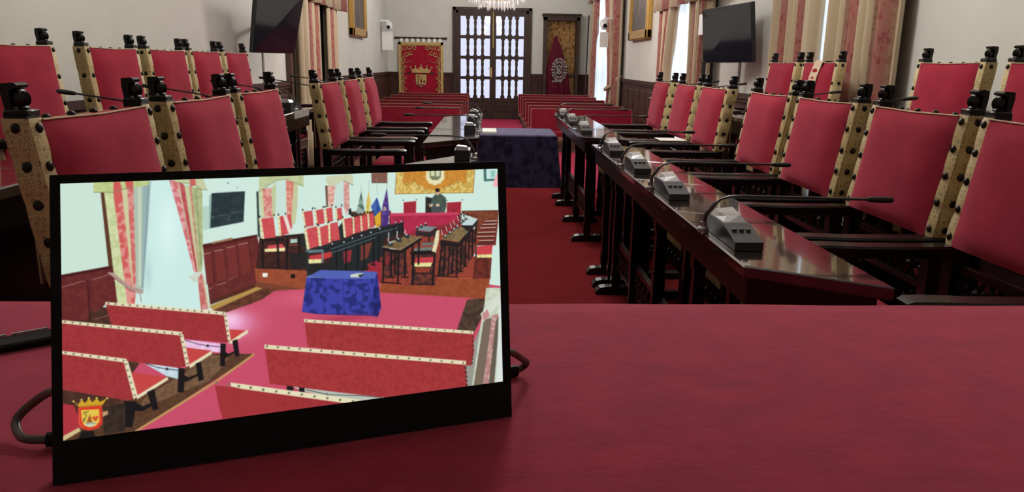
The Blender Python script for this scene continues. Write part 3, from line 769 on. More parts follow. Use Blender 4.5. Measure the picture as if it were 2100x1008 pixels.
    [1, 226, 226, 212, 2.44, 1350, 254, 1421, 257],
    [1, 44, 30, 30, 2.04, 1349, 260, 1421, 262],
    [1, 226, 226, 212, 2.44, 1341, 269, 1417, 272],
    [1, 44, 30, 30, 2.04, 1341, 274, 1417, 278],
    [0, 150, 66, 52, 1330, 327, 1408, 336, 1399, 420, 1186, 402, 1288, 329],
    [0, 200, 66, 74, 1352, 291, 1413, 289, 1408, 325, 1350, 323],
    [0, 230, 224, 150, 1350, 323, 1408, 325, 1407, 342, 1350, 340],
    [1, 120, 100, 60, 1.22, 1366, 325, 1365, 339],
    [1, 120, 100, 60, 1.22, 1385, 326, 1385, 340],
    [1, 36, 28, 28, 5.29, 1349, 281, 1342, 406],
    [1, 36, 28, 28, 4.48, 1394, 344, 1390, 407],
    [1, 36, 28, 28, 3.26, 1333, 405, 1401, 410],
    [1, 50, 40, 38, 3.26, 1331, 284, 1413, 284],
    [1, 30, 25, 25, 2.44, 1347, 363, 1394, 365],
    [0, 154, 78, 52, 570, 313, 741, 333, 734, 398, 572, 358],
    [3, 128, 60, 40, 0.4, 10],
    [1, 186, 104, 78, 2.04, 570, 313, 741, 333],
    [0, 236, 236, 226, 594, 331, 611, 332, 609, 346, 594, 344],
    [0, 24, 22, 22, 686, 342, 700, 343, 699, 357, 685, 355],
    [0, 156, 44, 58, 936, 326, 1005, 295, 1030, 288, 1017, 366, 992, 397, 941, 354],
    [0, 152, 76, 48, 992, 402, 1189, 426, 1196, 396, 1398, 416, 1389, 493, 986, 432],
    [3, 130, 60, 38, 0.4, 10],
    [1, 184, 104, 72, 1.63, 1196, 397, 1397, 417],
    [1, 120, 54, 36, 1.63, 988, 426, 1185, 453],
    [0, 58, 36, 34, 586, 210, 738, 203, 864, 189, 928, 203, 1005, 197, 1027, 209, 1025, 288, 991, 314, 935, 354, 745, 344, 735, 333, 574, 314],
    [3, 90, 48, 42, 0.5, 8],
    [0, 150, 66, 52, 991, 308, 1036, 289, 1105, 242, 1208, 232, 1290, 237, 1361, 265, 1335, 333, 1196, 400, 1189, 427, 992, 404],
    [3, 110, 50, 44, 0.5, 9],
    [0, 64, 44, 42, 997, 286, 1081, 283, 1090, 372, 1000, 387],
    [3, 140, 60, 50, 0.6, 10],
    [0, 60, 42, 42, 1213, 267, 1289, 272, 1351, 217, 1348, 310, 1286, 387, 1198, 392],
    [3, 150, 70, 54, 0.7, 9],
    [0, 70, 44, 42, 1106, 294, 1195, 300, 1189, 420, 1100, 412],
    [3, 140, 64, 50, 0.6, 9],
    [0, 110, 48, 40, 1341, 333, 1408, 338, 1400, 417, 1333, 412],
    [3, 70, 36, 34, 0.6, 9],
    [0, 204, 82, 86, 732, 128, 761, 125, 765, 179, 739, 182],
    [3, 182, 62, 68, 0.3, 8],
    [0, 230, 222, 178, 726, 125, 732, 128, 739, 182, 733, 184],
    [1, 120, 96, 60, 1.02, 727, 134, 733, 134],
    [1, 120, 96, 60, 1.02, 729, 148, 735, 148],
    [1, 120, 96, 60, 1.02, 731, 161, 737, 162],
    [1, 120, 96, 60, 1.02, 732, 175, 738, 175],
    [2, 36, 30, 30, 2.14, 729, 120, 729, 123, 762, 120, 762, 116],
    [0, 204, 82, 86, 773, 125, 798, 121, 802, 172, 778, 177],
    [3, 182, 62, 68, 0.3, 8],
    [0, 230, 222, 178, 767, 122, 773, 125, 778, 177, 772, 179],
    [1, 120, 96, 60, 1.02, 767, 130, 773, 131],
    [1, 120, 96, 60, 1.02, 768, 144, 775, 144],
    [1, 120, 96, 60, 1.02, 770, 157, 776, 157],
    [1, 120, 96, 60, 1.02, 771, 170, 777, 170],
    [2, 36, 30, 30, 2.14, 770, 117, 770, 119, 798, 116, 798, 113],
    [0, 204, 82, 86, 807, 121, 828, 117, 831, 166, 812, 170],
    [3, 182, 62, 68, 0.3, 8],
    [0, 230, 222, 178, 801, 118, 807, 121, 812, 170, 805, 172],
    [1, 120, 96, 60, 1.02, 802, 126, 808, 127],
    [1, 120, 96, 60, 1.02, 803, 139, 809, 139],
    [1, 120, 96, 60, 1.02, 804, 151, 810, 151],
    [1, 120, 96, 60, 1.02, 805, 163, 811, 164],
    [2, 36, 30, 30, 2.14, 805, 113, 804, 116, 828, 112, 828, 109],
    [0, 204, 82, 86, 844, 123, 860, 119, 864, 162, 847, 165],
    [3, 182, 62, 68, 0.3, 8],
    [0, 230, 222, 178, 838, 120, 844, 123, 847, 165, 840, 166],
    [1, 120, 96, 60, 1.02, 838, 127, 845, 128],
    [1, 120, 96, 60, 1.02, 839, 138, 845, 138],
    [1, 120, 96, 60, 1.02, 839, 148, 846, 149],
    [1, 120, 96, 60, 1.02, 840, 159, 846, 159],
    [2, 36, 30, 30, 2.14, 841, 115, 841, 118, 861, 114, 861, 110],
    [0, 44, 46, 46, 702, 222, 743, 198, 821, 224, 865, 167, 929, 154, 928, 203, 778, 271, 736, 268],
    [0, 204, 82, 86, 593, 144, 633, 142, 639, 211, 602, 214],
    [3, 182, 62, 68, 0.3, 8],
    [0, 230, 222, 178, 585, 142, 593, 144, 602, 214, 594, 215],
    [1, 120, 96, 60, 1.02, 586, 152, 594, 152],
    [1, 120, 96, 60, 1.02, 589, 169, 596, 170],
    [1, 120, 96, 60, 1.02, 591, 187, 598, 187],
    [1, 120, 96, 60, 1.02, 593, 204, 601, 205],
    [2, 36, 30, 30, 2.14, 589, 136, 589, 139, 634, 136, 634, 133],
    [0, 204, 82, 86, 653, 140, 672, 138, 683, 201, 657, 207],
    [3, 182, 62, 68, 0.3, 8],
    [0, 230, 222, 178, 646, 137, 653, 140, 657, 207, 650, 208],
    [1, 120, 96, 60, 1.02, 646, 148, 653, 148],
    [1, 120, 96, 60, 1.02, 647, 164, 654, 165],
    [1, 120, 96, 60, 1.02, 648, 181, 655, 181],
    [1, 120, 96, 60, 1.02, 650, 198, 657, 198],
    [2, 36, 30, 30, 2.14, 649, 132, 649, 135, 672, 133, 672, 130],
    [0, 204, 82, 86, 675, 138, 689, 134, 693, 180, 683, 200],
    [0, 232, 216, 206, 664, 139, 676, 138, 691, 195, 680, 200],
    [0, 38, 32, 32, 593, 214, 665, 215, 665, 225, 596, 222],
    [0, 200, 74, 80, 613, 238, 659, 235, 669, 249, 610, 249],
    [0, 236, 226, 164, 602, 249, 669, 249, 667, 261, 603, 259],
    [1, 32, 28, 28, 6.92, 596, 218, 595, 312],
    [1, 32, 28, 28, 6.92, 645, 224, 645, 316],
    [1, 32, 28, 28, 6.92, 677, 215, 672, 323],
    [1, 32, 28, 28, 6.92, 716, 212, 714, 322],
    [1, 32, 28, 28, 3.26, 588, 310, 656, 318],
    [1, 38, 34, 34, 5.29, 667, 210, 725, 209],
    [0, 40, 38, 38, 681, 272, 742, 268, 740, 323, 686, 325],
    [0, 170, 200, 190, 686, 221, 709, 221, 709, 234, 686, 235],
    [1, 150, 90, 80, 2.44, 681, 242, 709, 242],
    [0, 204, 82, 86, 868, 161, 895, 157, 899, 218, 874, 226],
    [3, 182, 62, 68, 0.3, 8],
    [0, 230, 222, 178, 861, 159, 868, 161, 874, 226, 866, 227],
    [1, 120, 96, 60, 1.02, 861, 169, 869, 169],
    [1, 120, 96, 60, 1.02, 863, 185, 870, 185],
    [1, 120, 96, 60, 1.02, 864, 201, 872, 201],
    [1, 120, 96, 60, 1.02, 866, 217, 873, 217],
    [2, 36, 30, 30, 2.14, 864, 153, 864, 156, 895, 152, 896, 148],
    [0, 204, 82, 86, 903, 158, 925, 153, 929, 210, 904, 214],
    [3, 182, 62, 68, 0.3, 8],
    [0, 230, 222, 178, 897, 155, 903, 158, 904, 214, 898, 216],
    [1, 120, 96, 60, 1.02, 897, 164, 903, 164],
    [1, 120, 96, 60, 1.02, 897, 178, 904, 179],
    [1, 120, 96, 60, 1.02, 897, 192, 904, 193],
    [1, 120, 96, 60, 1.02, 898, 206, 904, 207],
    [2, 36, 30, 30, 2.14, 900, 150, 900, 153, 925, 148, 925, 144],
    [0, 204, 82, 86, 929, 154, 950, 149, 953, 203, 932, 207],
    [3, 182, 62, 68, 0.3, 8],
    [0, 230, 222, 178, 924, 151, 929, 154, 932, 207, 926, 209],
    [1, 120, 96, 60, 1.02, 924, 160, 930, 160],
    [1, 120, 96, 60, 1.02, 925, 173, 931, 173],
    [1, 120, 96, 60, 1.02, 925, 186, 931, 187],
    [1, 120, 96, 60, 1.02, 926, 200, 932, 200],
    [2, 36, 30, 30, 2.14, 927, 146, 927, 148, 950, 143, 950, 140],
    [0, 204, 82, 86, 955, 149, 971, 146, 974, 196, 957, 198],
    [3, 182, 62, 68, 0.3, 8],
    [0, 230, 222, 178, 949, 147, 955, 149, 957, 198, 951, 200],
    [1, 120, 96, 60, 1.02, 949, 155, 955, 155],
    [1, 120, 96, 60, 1.02, 950, 167, 955, 167],
    [1, 120, 96, 60, 1.02, 950, 179, 956, 180],
    [1, 120, 96, 60, 1.02, 951, 192, 956, 192],
    [2, 36, 30, 30, 2.14, 952, 141, 952, 144, 971, 140, 971, 137],
    [0, 204, 82, 86, 740, 188, 776, 181, 781, 250, 750, 259],
    [3, 182, 62, 68, 0.3, 8],
    [0, 230, 222, 178, 731, 185, 740, 188, 750, 259, 740, 261],
    [1, 120, 96, 60, 1.02, 732, 196, 741, 196],
    [1, 120, 96, 60, 1.02, 734, 214, 744, 214],
    [1, 120, 96, 60, 1.02, 737, 231, 746, 232],
    [1, 120, 96, 60, 1.02, 739, 249, 749, 250],
    [2, 36, 30, 30, 2.14, 736, 180, 736, 183, 776, 176, 776, 173],
    [0, 204, 82, 86, 785, 185, 812, 178, 821, 242, 790, 251],
    [3, 182, 62, 68, 0.3, 8],
    [0, 230, 222, 178, 776, 182, 785, 185, 790, 251, 781, 252],
    [1, 120, 96, 60, 1.02, 777, 192, 786, 193],
    [1, 120, 96, 60, 1.02, 778, 209, 787, 209],
    [1, 120, 96, 60, 1.02, 779, 225, 788, 226],
    [1, 120, 96, 60, 1.02, 780, 242, 789, 242],
    [2, 36, 30, 30, 2.14, 781, 177, 781, 180, 813, 172, 813, 169],
    [0, 204, 82, 86, 820, 174, 846, 170, 853, 233, 821, 239],
    [3, 182, 62, 68, 0.3, 8],
    [0, 230, 222, 178, 813, 171, 820, 174, 821, 239, 814, 241],
    [1, 120, 96, 60, 1.02, 813, 181, 820, 182],
    [1, 120, 96, 60, 1.02, 813, 198, 820, 198],
    [1, 120, 96, 60, 1.02, 814, 214, 821, 214],
    [1, 120, 96, 60, 1.02, 814, 230, 821, 231],
    [2, 36, 30, 30, 2.14, 816, 166, 816, 169, 847, 165, 847, 161],
    [0, 38, 42, 44, 782, 265, 852, 239, 928, 212, 1005, 195, 1078, 185, 1077, 224, 1007, 240, 1002, 298, 941, 343, 892, 351, 821, 345, 819, 282],
    [0, 140, 48, 58, 862, 277, 894, 271, 888, 312, 866, 321],
    [0, 120, 60, 52, 924, 259, 965, 250, 947, 305, 923, 314],
    [0, 150, 46, 60, 947, 327, 985, 313, 968, 340, 947, 338],
    [1, 26, 28, 30, 5.7, 841, 264, 839, 344],
    [1, 26, 28, 30, 5.7, 873, 261, 871, 343],
    [1, 26, 28, 30, 5.7, 914, 250, 911, 341],
    [1, 26, 28, 30, 5.7, 935, 243, 935, 340],
    [1, 26, 28, 30, 5.7, 968, 231, 968, 329],
    [1, 26, 28, 30, 5.7, 989, 227, 986, 319],
    [1, 96, 118, 124, 2.44, 820, 265, 906, 241, 982, 218, 1060, 203],
    [1, 96, 118, 124, 2.44, 819, 279, 905, 255, 976, 234],
    [1, 24, 26, 28, 3.66, 818, 345, 887, 351],
    [1, 24, 26, 28, 3.66, 925, 341, 946, 347],
    [1, 24, 26, 28, 3.66, 958, 328, 974, 334],
    [1, 24, 26, 28, 3.66, 980, 317, 997, 321],
    [2, 40, 44, 48, 4.81, 828, 250],
    [2, 214, 224, 222, 2.67, 826, 246],
    [1, 30, 30, 32, 1.22, 830, 246, 830, 234, 820, 230],
    [2, 40, 44, 48, 4.81, 868, 247],
    [2, 214, 224, 222, 2.67, 866, 243],
    [1, 30, 30, 32, 1.22, 870, 244, 869, 231, 860, 227],
    [2, 40, 44, 48, 4.81, 898, 235],
    [2, 214, 224, 222, 2.67, 896, 231],
    [1, 30, 30, 32, 1.22, 900, 232, 899, 219, 890, 216],
    [2, 40, 44, 48, 4.81, 930, 227],
    [2, 214, 224, 222, 2.67, 928, 223],
    [1, 30, 30, 32, 1.22, 933, 224, 932, 211, 922, 208],
    [2, 40, 44, 48, 4.81, 963, 218],
    [2, 214, 224, 222, 2.67, 961, 214],
    [1, 30, 30, 32, 1.22, 965, 215, 965, 202, 955, 198],
    [2, 40, 44, 48, 4.81, 994, 207],
    [2, 214, 224, 222, 2.67, 992, 203],
    [1, 30, 30, 32, 1.22, 996, 204, 995, 192, 985, 188],
    [2, 40, 44, 48, 4.81, 1027, 190],
    [2, 214, 224, 222, 2.67, 1025, 186],
    [1, 30, 30, 32, 1.22, 1030, 186, 1029, 174, 1019, 170],
    [2, 40, 44, 48, 4.81, 1052, 187],
    [2, 214, 224, 222, 2.67, 1050, 183],
    [1, 30, 30, 32, 1.22, 1055, 184, 1054, 171, 1044, 168],
    [2, 40, 44, 48, 4.81, 1073, 185],
    [2, 214, 224, 222, 2.67, 1071, 181],
    [1, 30, 30, 32, 1.22, 1076, 182, 1075, 169, 1065, 165],
    [1, 28, 26, 28, 4.07, 1044, 196, 1042, 222],
    [1, 28, 26, 28, 4.07, 1061, 194, 1059, 220],
    [1, 28, 26, 28, 4.07, 1075, 190, 1074, 218],
    [0, 190, 62, 64, 748, 283, 788, 279, 821, 273, 826, 291, 789, 300, 746, 297],
    [0, 232, 226, 164, 743, 296, 789, 297, 788, 311, 746, 310],
    [1, 120, 96, 60, 1.22, 762, 298, 761, 310],
    [0, 96, 124, 130, 737, 262, 797, 264, 797, 273, 737, 273],
    [1, 44, 48, 52, 7.33, 741, 271, 742, 351],
    [1, 110, 140, 148, 4.48, 793, 273, 792, 338],
    [1, 40, 36, 36, 5.7, 819, 296, 819, 345],
    [0, 40, 38, 40, 744, 312, 819, 312, 818, 345, 743, 351],
    [0, 122, 140, 140, 1119, 215, 1174, 225, 1202, 209, 1143, 201],
    [1, 34, 30, 32, 5.7, 1128, 220, 1128, 250],
    [1, 34, 30, 32, 5.7, 1171, 227, 1170, 261],
    [1, 34, 30, 32, 4.88, 1192, 215, 1191, 248],
    [0, 48, 40, 42, 1122, 220, 1174, 227, 1202, 212, 1200, 231, 1173, 247, 1123, 233],
    [2, 46, 50, 52, 5.34, 1128, 211],
    [2, 214, 224, 220, 2.67, 1127, 205],
    [2, 46, 50, 52, 5.34, 1143, 204],
    [2, 214, 224, 220, 2.67, 1142, 198],
    [2, 46, 50, 52, 5.34, 1160, 199],
    [2, 214, 224, 220, 2.67, 1159, 193],
    [0, 132, 112, 76, 1216, 254, 1282, 270, 1335, 215, 1280, 214],
    [3, 104, 86, 58, 0.5, 8],
    [0, 192, 212, 212, 1289, 205, 1335, 210, 1358, 187, 1317, 182],
    [0, 40, 32, 34, 1213, 257, 1282, 272, 1282, 291, 1211, 275],
    [0, 40, 32, 34, 1282, 271, 1335, 216, 1335, 234, 1282, 291],
    [0, 42, 34, 36, 1291, 208, 1336, 211, 1358, 188, 1356, 204, 1334, 228, 1314, 232],
    [1, 34, 26, 28, 5.7, 1219, 273, 1202, 389],
    [1, 34, 26, 28, 5.7, 1248, 280, 1237, 392],
    [1, 34, 26, 28, 5.7, 1276, 282, 1269, 399],
    [1, 34, 26, 28, 5.7, 1231, 276, 1220, 389],
    [1, 34, 26, 28, 5.7, 1292, 272, 1286, 379],
    [1, 34, 26, 28, 5.7, 1309, 255, 1304, 360],
    [1, 34, 26, 28, 5.7, 1323, 245, 1317, 337],
    [1, 34, 26, 28, 5.7, 1337, 228, 1332, 321],
    [1, 34, 26, 28, 5.7, 1350, 211, 1345, 275],
    [1, 34, 26, 28, 5.7, 1260, 281, 1253, 385],
    [1, 28, 22, 24, 3.66, 1189, 389, 1277, 401],
    [1, 28, 22, 24, 3.66, 1280, 378, 1295, 382],
    [1, 28, 22, 24, 3.66, 1299, 359, 1311, 363],
    [2, 58, 62, 64, 6.41, 1230, 246],
    [2, 206, 214, 210, 3.21, 1231, 243],
    [1, 226, 218, 188, 2.44, 1221, 239, 1217, 222],
    [2, 58, 62, 64, 6.41, 1248, 234],
    [2, 206, 214, 210, 3.21, 1249, 231],
    [1, 226, 218, 188, 2.44, 1239, 228, 1234, 210],
    [2, 58, 62, 64, 6.41, 1264, 222],
    [2, 206, 214, 210, 3.21, 1265, 220],
    [1, 226, 218, 188, 2.44, 1255, 216, 1251, 198],
    [2, 58, 62, 64, 6.41, 1277, 212],
    [2, 206, 214, 210, 3.21, 1278, 209],
    [1, 226, 218, 188, 2.44, 1268, 205, 1263, 188],
    [2, 58, 62, 64, 6.41, 1293, 197],
    [2, 206, 214, 210, 3.21, 1294, 194],
    [1, 226, 218, 188, 2.44, 1283, 191, 1279, 173],
    [2, 58, 62, 64, 6.41, 1302, 191],
    [2, 206, 214, 210, 3.21, 1304, 188],
    [1, 226, 218, 188, 2.44, 1293, 185, 1289, 167],
    [2, 58, 62, 64, 6.41, 1312, 184],
    [2, 206, 214, 210, 3.21, 1313, 182],
    [1, 226, 218, 188, 2.44, 1303, 178, 1298, 160],
    [2, 36, 32, 32, 3.74, 1284, 172, 1293, 168, 1302, 163, 1291, 179, 1304, 173, 1316, 169],
    [0, 228, 220, 180, 1210, 220, 1198, 224, 1178, 306, 1192, 309, 1206, 260],
    [2, 120, 100, 70, 1.34, 1207, 232],
    [2, 120, 100, 70, 1.34, 1202, 245],
    [2, 120, 100, 70, 1.34, 1197, 259],
    [2, 120, 100, 70, 1.34, 1192, 272],
    [2, 120, 100, 70, 1.34, 1187, 285],
    [2, 120, 100, 70, 1.34, 1182, 299],
    [0, 112, 122, 116, 1117, 281, 1181, 282, 1179, 294, 1113, 293],
    [0, 104, 112, 108, 1145, 264, 1191, 265, 1187, 275, 1141, 274],
    [0, 30, 26, 28, 1113, 292, 1179, 294, 1178, 304, 1114, 301],
    [0, 194, 62, 74, 1121, 317, 1187, 319, 1186, 340, 1113, 336],
    [0, 226, 222, 152, 1113, 336, 1180, 339, 1174, 354, 1112, 349],
    [0, 36, 30, 32, 1099, 295, 1191, 300, 1191, 309, 1100, 305],
    [1, 32, 26, 28, 6.92, 1113, 305, 1106, 413],
    [1, 32, 26, 28, 6.92, 1190, 309, 1179, 420],
    [1, 28, 24, 26, 3.66, 1094, 411, 1187, 421],
    [1, 28, 24, 26, 3.26, 1110, 373, 1182, 379],
    [0, 140, 60, 46, 1121, 354, 1173, 357, 1168, 375, 1118, 371],
    [0, 130, 108, 74, 999, 269, 1064, 284, 1143, 241, 1091, 232],
    [3, 100, 82, 54, 0.5, 8],
    [1, 90, 72, 48, 1.22, 1020, 260, 1087, 272],
    [1, 90, 72, 48, 1.22, 1045, 247, 1113, 259],
    [1, 190, 196, 176, 1.22, 999, 269, 1064, 284, 1143, 241],
    [0, 36, 30, 32, 999, 272, 1064, 286, 1143, 244, 1143, 254, 1065, 299, 1000, 284],
    [1, 32, 26, 28, 6.51, 1006, 278, 999, 395],
    [1, 32, 26, 28, 6.51, 1058, 290, 1052, 405],
    [1, 32, 26, 28, 6.51, 1032, 283, 1028, 379],
    [1, 32, 26, 28, 6.51, 1083, 281, 1078, 383],
    [1, 32, 26, 28, 6.51, 1046, 287, 1042, 368],
    [1, 32, 26, 28, 6.51, 1110, 265, 1105, 339],
    [1, 32, 26, 28, 6.51, 1133, 256, 1129, 341],
    [1, 28, 22, 24, 4.07, 989, 395, 1065, 407],
    [1, 28, 22, 24, 4.07, 1020, 379, 1042, 383],
    [1, 28, 22, 24, 4.07, 1067, 382, 1091, 387],
    [1, 30, 25, 27, 4.07, 1004, 340, 1058, 313],
    [0, 126, 46, 50, 1012, 304, 1025, 299, 1023, 333, 1010, 338],
    [2, 52, 56, 58, 7.48, 1026, 261, 1032, 263],
    [2, 206, 214, 210, 3.21, 1028, 257],
    [1, 232, 230, 220, 2.85, 1022, 253, 1024, 219],
    [2, 52, 56, 58, 7.48, 1056, 247, 1063, 249],
    [2, 206, 214, 210, 3.21, 1058, 243],
    [1, 232, 230, 220, 2.85, 1053, 239, 1055, 216],
    [2, 52, 56, 58, 7.48, 1086, 234, 1092, 237],
    [2, 206, 214, 210, 3.21, 1088, 230],
    [1, 232, 230, 220, 2.85, 1082, 226, 1084, 213],
    [0, 82, 98, 178, 738, 356, 785, 335, 980, 357, 972, 380, 902, 379],
    [0, 62, 68, 164, 737, 357, 902, 378, 973, 380, 980, 362, 991, 486, 979, 518, 950, 511, 883, 503, 773, 488, 720, 475],
    [3, 38, 42, 108, 0.85, 11],
    [0, 48, 54, 140, 973, 380, 980, 362, 991, 486, 979, 518, 950, 511],
    [3, 30, 34, 90, 0.8, 11],
    [1, 44, 50, 128, 2.44, 755, 364, 741, 479],
    [1, 44, 50, 128, 2.44, 796, 369, 793, 490],
    [1, 44, 50, 128, 2.44, 860, 377, 862, 499],
    [1, 44, 50, 128, 2.44, 902, 380, 905, 505],
    [1, 44, 50, 128, 2.44, 945, 381, 959, 509],
    [1, 40, 46, 120, 2.04, 720, 475, 773, 488, 883, 503, 950, 511, 979, 518],
    [0, 206, 214, 196, 886, 360, 910, 357, 937, 359, 920, 372, 886, 369],
    [0, 52, 56, 60, 911, 364, 937, 359, 920, 373],
    [0, 206, 216, 196, 1383, 450, 1464, 457, 1453, 825, 1318, 815, 1359, 582, 1375, 509],
    [3, 180, 188, 160, 0.5, 10],
    [0, 120, 104, 90, 1371, 568, 1402, 564, 1364, 814, 1325, 809],
    [0, 178, 130, 124, 1404, 557, 1428, 552, 1400, 815, 1361, 813],
    [3, 220, 190, 180, 0.6, 8],
    [0, 100, 92, 80, 1417, 581, 1434, 552, 1405, 815, 1383, 815],
    [0, 218, 226, 220, 1432, 514, 1464, 457, 1453, 825, 1414, 813],
    [0, 216, 220, 206, 1358, 546, 1436, 480, 1439, 508, 1370, 577],
    [0, 196, 140, 138, 1364, 547, 1387, 531, 1394, 556, 1370, 574],
    [4, 150, 44, 66, 856, 512, 130, 17, 0.5],
    [0, 162, 56, 58, 728, 508, 1329, 615, 1330, 683, 1318, 735, 736, 598],
    [3, 140, 42, 46, 0.4, 8],
    [0, 228, 220, 184, 726, 501, 1330, 607, 1328, 618, 727, 512],
    [2, 112, 110, 88, 3.07, 734, 508, 762, 513, 791, 518, 821, 523, 850, 528, 880, 533, 909, 539, 940, 544, 970, 549, 1000, 555, 1031, 560, 1062, 565, 1094, 571, 1125, 576, 1157, 582, 1189, 588, 1221, 593, 1254, 599, 1287, 605, 1320, 611],
    [2, 60, 45, 40, 3.41, 1327, 628, 1326, 644, 1325, 661, 1324, 677, 1323, 694, 1322, 710, 1321, 726],
    [0, 184, 190, 182, 665, 719, 1014, 809, 916, 818, 716, 749],
    [0, 26, 24, 26, 665, 721, 688, 728, 686, 748, 666, 744],
    [0, 26, 24, 26, 705, 731, 724, 737, 723, 758, 706, 753],
    [1, 40, 38, 40, 2.08, 729, 746, 802, 773, 916, 792, 985, 808],
    [1, 40, 38, 40, 1.56, 798, 766, 798, 780],
    [0, 166, 56, 58, 597, 586, 1297, 728, 1300, 813, 1010, 813, 835, 769, 611, 710],
    [3, 142, 42, 46, 0.4, 8],
    [0, 228, 220, 184, 596, 575, 1299, 715, 1297, 729, 596, 589],
    [2, 112, 110, 88, 3.75, 604, 582, 639, 589, 674, 596, 710, 603, 746, 611, 782, 618, 819, 626, 856, 633, 893, 641, 931, 648, 969, 656, 1008, 664, 1046, 672, 1086, 680, 1125, 688, 1165, 696, 1206, 704, 1246, 713, 1288, 721],
    [2, 56, 44, 40, 4.09, 1296, 741, 1297, 757, 1298, 773, 1298, 789, 1299, 805],
    [0, 160, 52, 56, 489, 699, 888, 814, 887, 856, 524, 830, 487, 825],
    [3, 140, 42, 46, 0.4, 8],
    [0, 160, 52, 56, 439, 693, 623, 740, 621, 831, 463, 815, 448, 753],
    [0, 228, 220, 184, 488, 690, 919, 808, 888, 819, 526, 717, 488, 703],
    [2, 112, 110, 88, 4.09, 550, 716, 590, 728, 631, 739, 672, 750, 714, 761, 756, 773, 799, 785, 842, 797, 886, 808],
    [2, 112, 110, 88, 4.09, 444, 684, 479, 695, 513, 705, 550, 715, 589, 727],
    [0, 232, 186, 224, 345, 529, 460, 557, 459, 586, 359, 566],
    [3, 250, 240, 250, 0.3, 10],
    [0, 160, 54, 58, 122, 389, 471, 459, 488, 558, 345, 528, 137, 460],
    [3, 140, 42, 48, 0.35, 8],
    [0, 196, 70, 68, 485, 511, 543, 521, 490, 553],
    [0, 228, 220, 184, 489, 551, 543, 518, 545, 529, 490, 562],
    [0, 228, 220, 184, 122, 385, 476, 452, 474, 463, 121, 394],
    [0, 228, 220, 184, 469, 456, 480, 459, 491, 556, 483, 559],
    [0, 28, 24, 26, 458, 555, 475, 559, 471, 633, 456, 631],
    [0, 28, 24, 26, 495, 551, 511, 547, 517, 604, 503, 605],
    [0, 28, 24, 26, 471, 584, 482, 593, 501, 586, 502, 592, 483, 601, 471, 608],
    [2, 112, 110, 88, 3.07, 130, 391, 150, 395, 171, 399, 191, 402, 212, 406, 232, 410, 253, 415, 274, 419, 295, 423, 317, 427, 338, 431, 360, 435, 381, 439, 403, 443, 425, 448, 447, 452, 469, 456],
    [2, 112, 110, 88, 3.07, 475, 465, 477, 482, 479, 499, 481, 516, 483, 533, 485, 550],
    [1, 50, 36, 48, 2.08, 348, 531, 389, 550, 419, 559, 458, 567],
    [2, 40, 28, 38, 4.09, 419, 559],
    [0, 190, 214, 224, 222, 589, 332, 623, 331, 659, 296, 645],
    [3, 250, 240, 250, 0.3, 10],
    [0, 160, 54, 58, 1, 436, 338, 513, 358, 618, 331, 621, 213, 590, 94, 557, -1, 531],
    [3, 140, 42, 48, 0.35, 8],
    [0, 196, 70, 68, 354, 557, 431, 577, 364, 613],
    [0, 228, 220, 184, 362, 615, 429, 578, 432, 587, 364, 627],
    [0, 228, 220, 184, 1, 431, 343, 505, 341, 517, 1, 441],
    [0, 228, 220, 184, 335, 511, 346, 513, 363, 617, 353, 621],
    [0, 28, 24, 26, 330, 621, 349, 626, 345, 704, 326, 701],
    [0, 28, 24, 26, 381, 614, 397, 608, 406, 669, 390, 674],
    [0, 28, 24, 26, 346, 648, 360, 656, 387, 648, 388, 654, 361, 667, 346, 671],
    [2, 112, 110, 88, 3.07, 9, 437, 30, 442, 51, 447, 72, 452, 93, 456, 115, 461, 136, 466, 158, 471, 179, 476, 201, 481, 223, 486, 246, 491, 268, 496, 290, 501, 313, 506, 336, 511],
    [2, 112, 110, 88, 3.07, 340, 519, 344, 538, 347, 556, 351, 575, 354, 593, 357, 611],
    [1, 36, 30, 36, 2.08, 233, 595, 267, 612, 296, 621, 331, 630],
    [2, 30, 26, 30, 4.09, 296, 621],
    [0, 160, 54, 58, -1, 532, 176, 582, 203, 704, 180, 708, -3, 648],
    [3, 140, 42, 48, 0.35, 8],
    [0, 196, 70, 68, 186, 617, 297, 648, 210, 695],
    [0, 228, 220, 184, 206, 697, 297, 647, 300, 656, 208, 708],
    [0, 228, 220, 184, -1, 527, 180, 574, 177, 586, -1, 537],
    [0, 228, 220, 184, 171, 581, 183, 580, 210, 697, 198, 707],
    [0, 28, 24, 26, 171, 708, 207, 715, 193, 796, 173, 792],
    [0, 28, 24, 26, 237, 688, 258, 680, 269, 748, 253, 750],
    [0, 28, 24, 26, 205, 719, 225, 732, 248, 725, 249, 735, 225, 748, 199, 744],
    [2, 112, 110, 88, 3.07, 10, 534, 32, 541, 55, 547, 78, 553, 101, 559, 124, 566, 148, 572, 171, 579],
    [2, 112, 110, 88, 3.07, 178, 591, 182, 611, 187, 632, 191, 652, 196, 673, 201, 693],
    [0, 58, 46, 38, 113, 719, 174, 715, 173, 804, 111, 807],
    [3, 40, 32, 28, 0.5, 10],
    [0, 172, 52, 62, -5, 690, 31, 703, 55, 775, -7, 798],
    [0, 206, 190, 140, -7, 798, 44, 774, 49, 785, -7, 814],
    [0, 30, 26, 26, 51, 786, 84, 790, 89, 810, 40, 812],
    [0, 206, 160, 44, 30, 690, 42, 702, 52, 688, 62, 700, 72, 685, 82, 700, 94, 688, 103, 702, 123, 693, 107, 716, 47, 713],
    [2, 244, 220, 120, 2.73, 30, 690, 52, 688, 72, 685, 94, 688, 123, 693],
    [1, 150, 100, 24, 2.08, 46, 709, 109, 712],
    [0, 214, 58, 42, 42, 711, 108, 714, 109, 769, 98, 784, 73, 788, 54, 780, 44, 763],
    [0, 228, 194, 76, 50, 720, 100, 724, 101, 762, 91, 775, 73, 778, 58, 769, 52, 754],
    [0, 158, 92, 46, 64, 764, 74, 736, 83, 767],
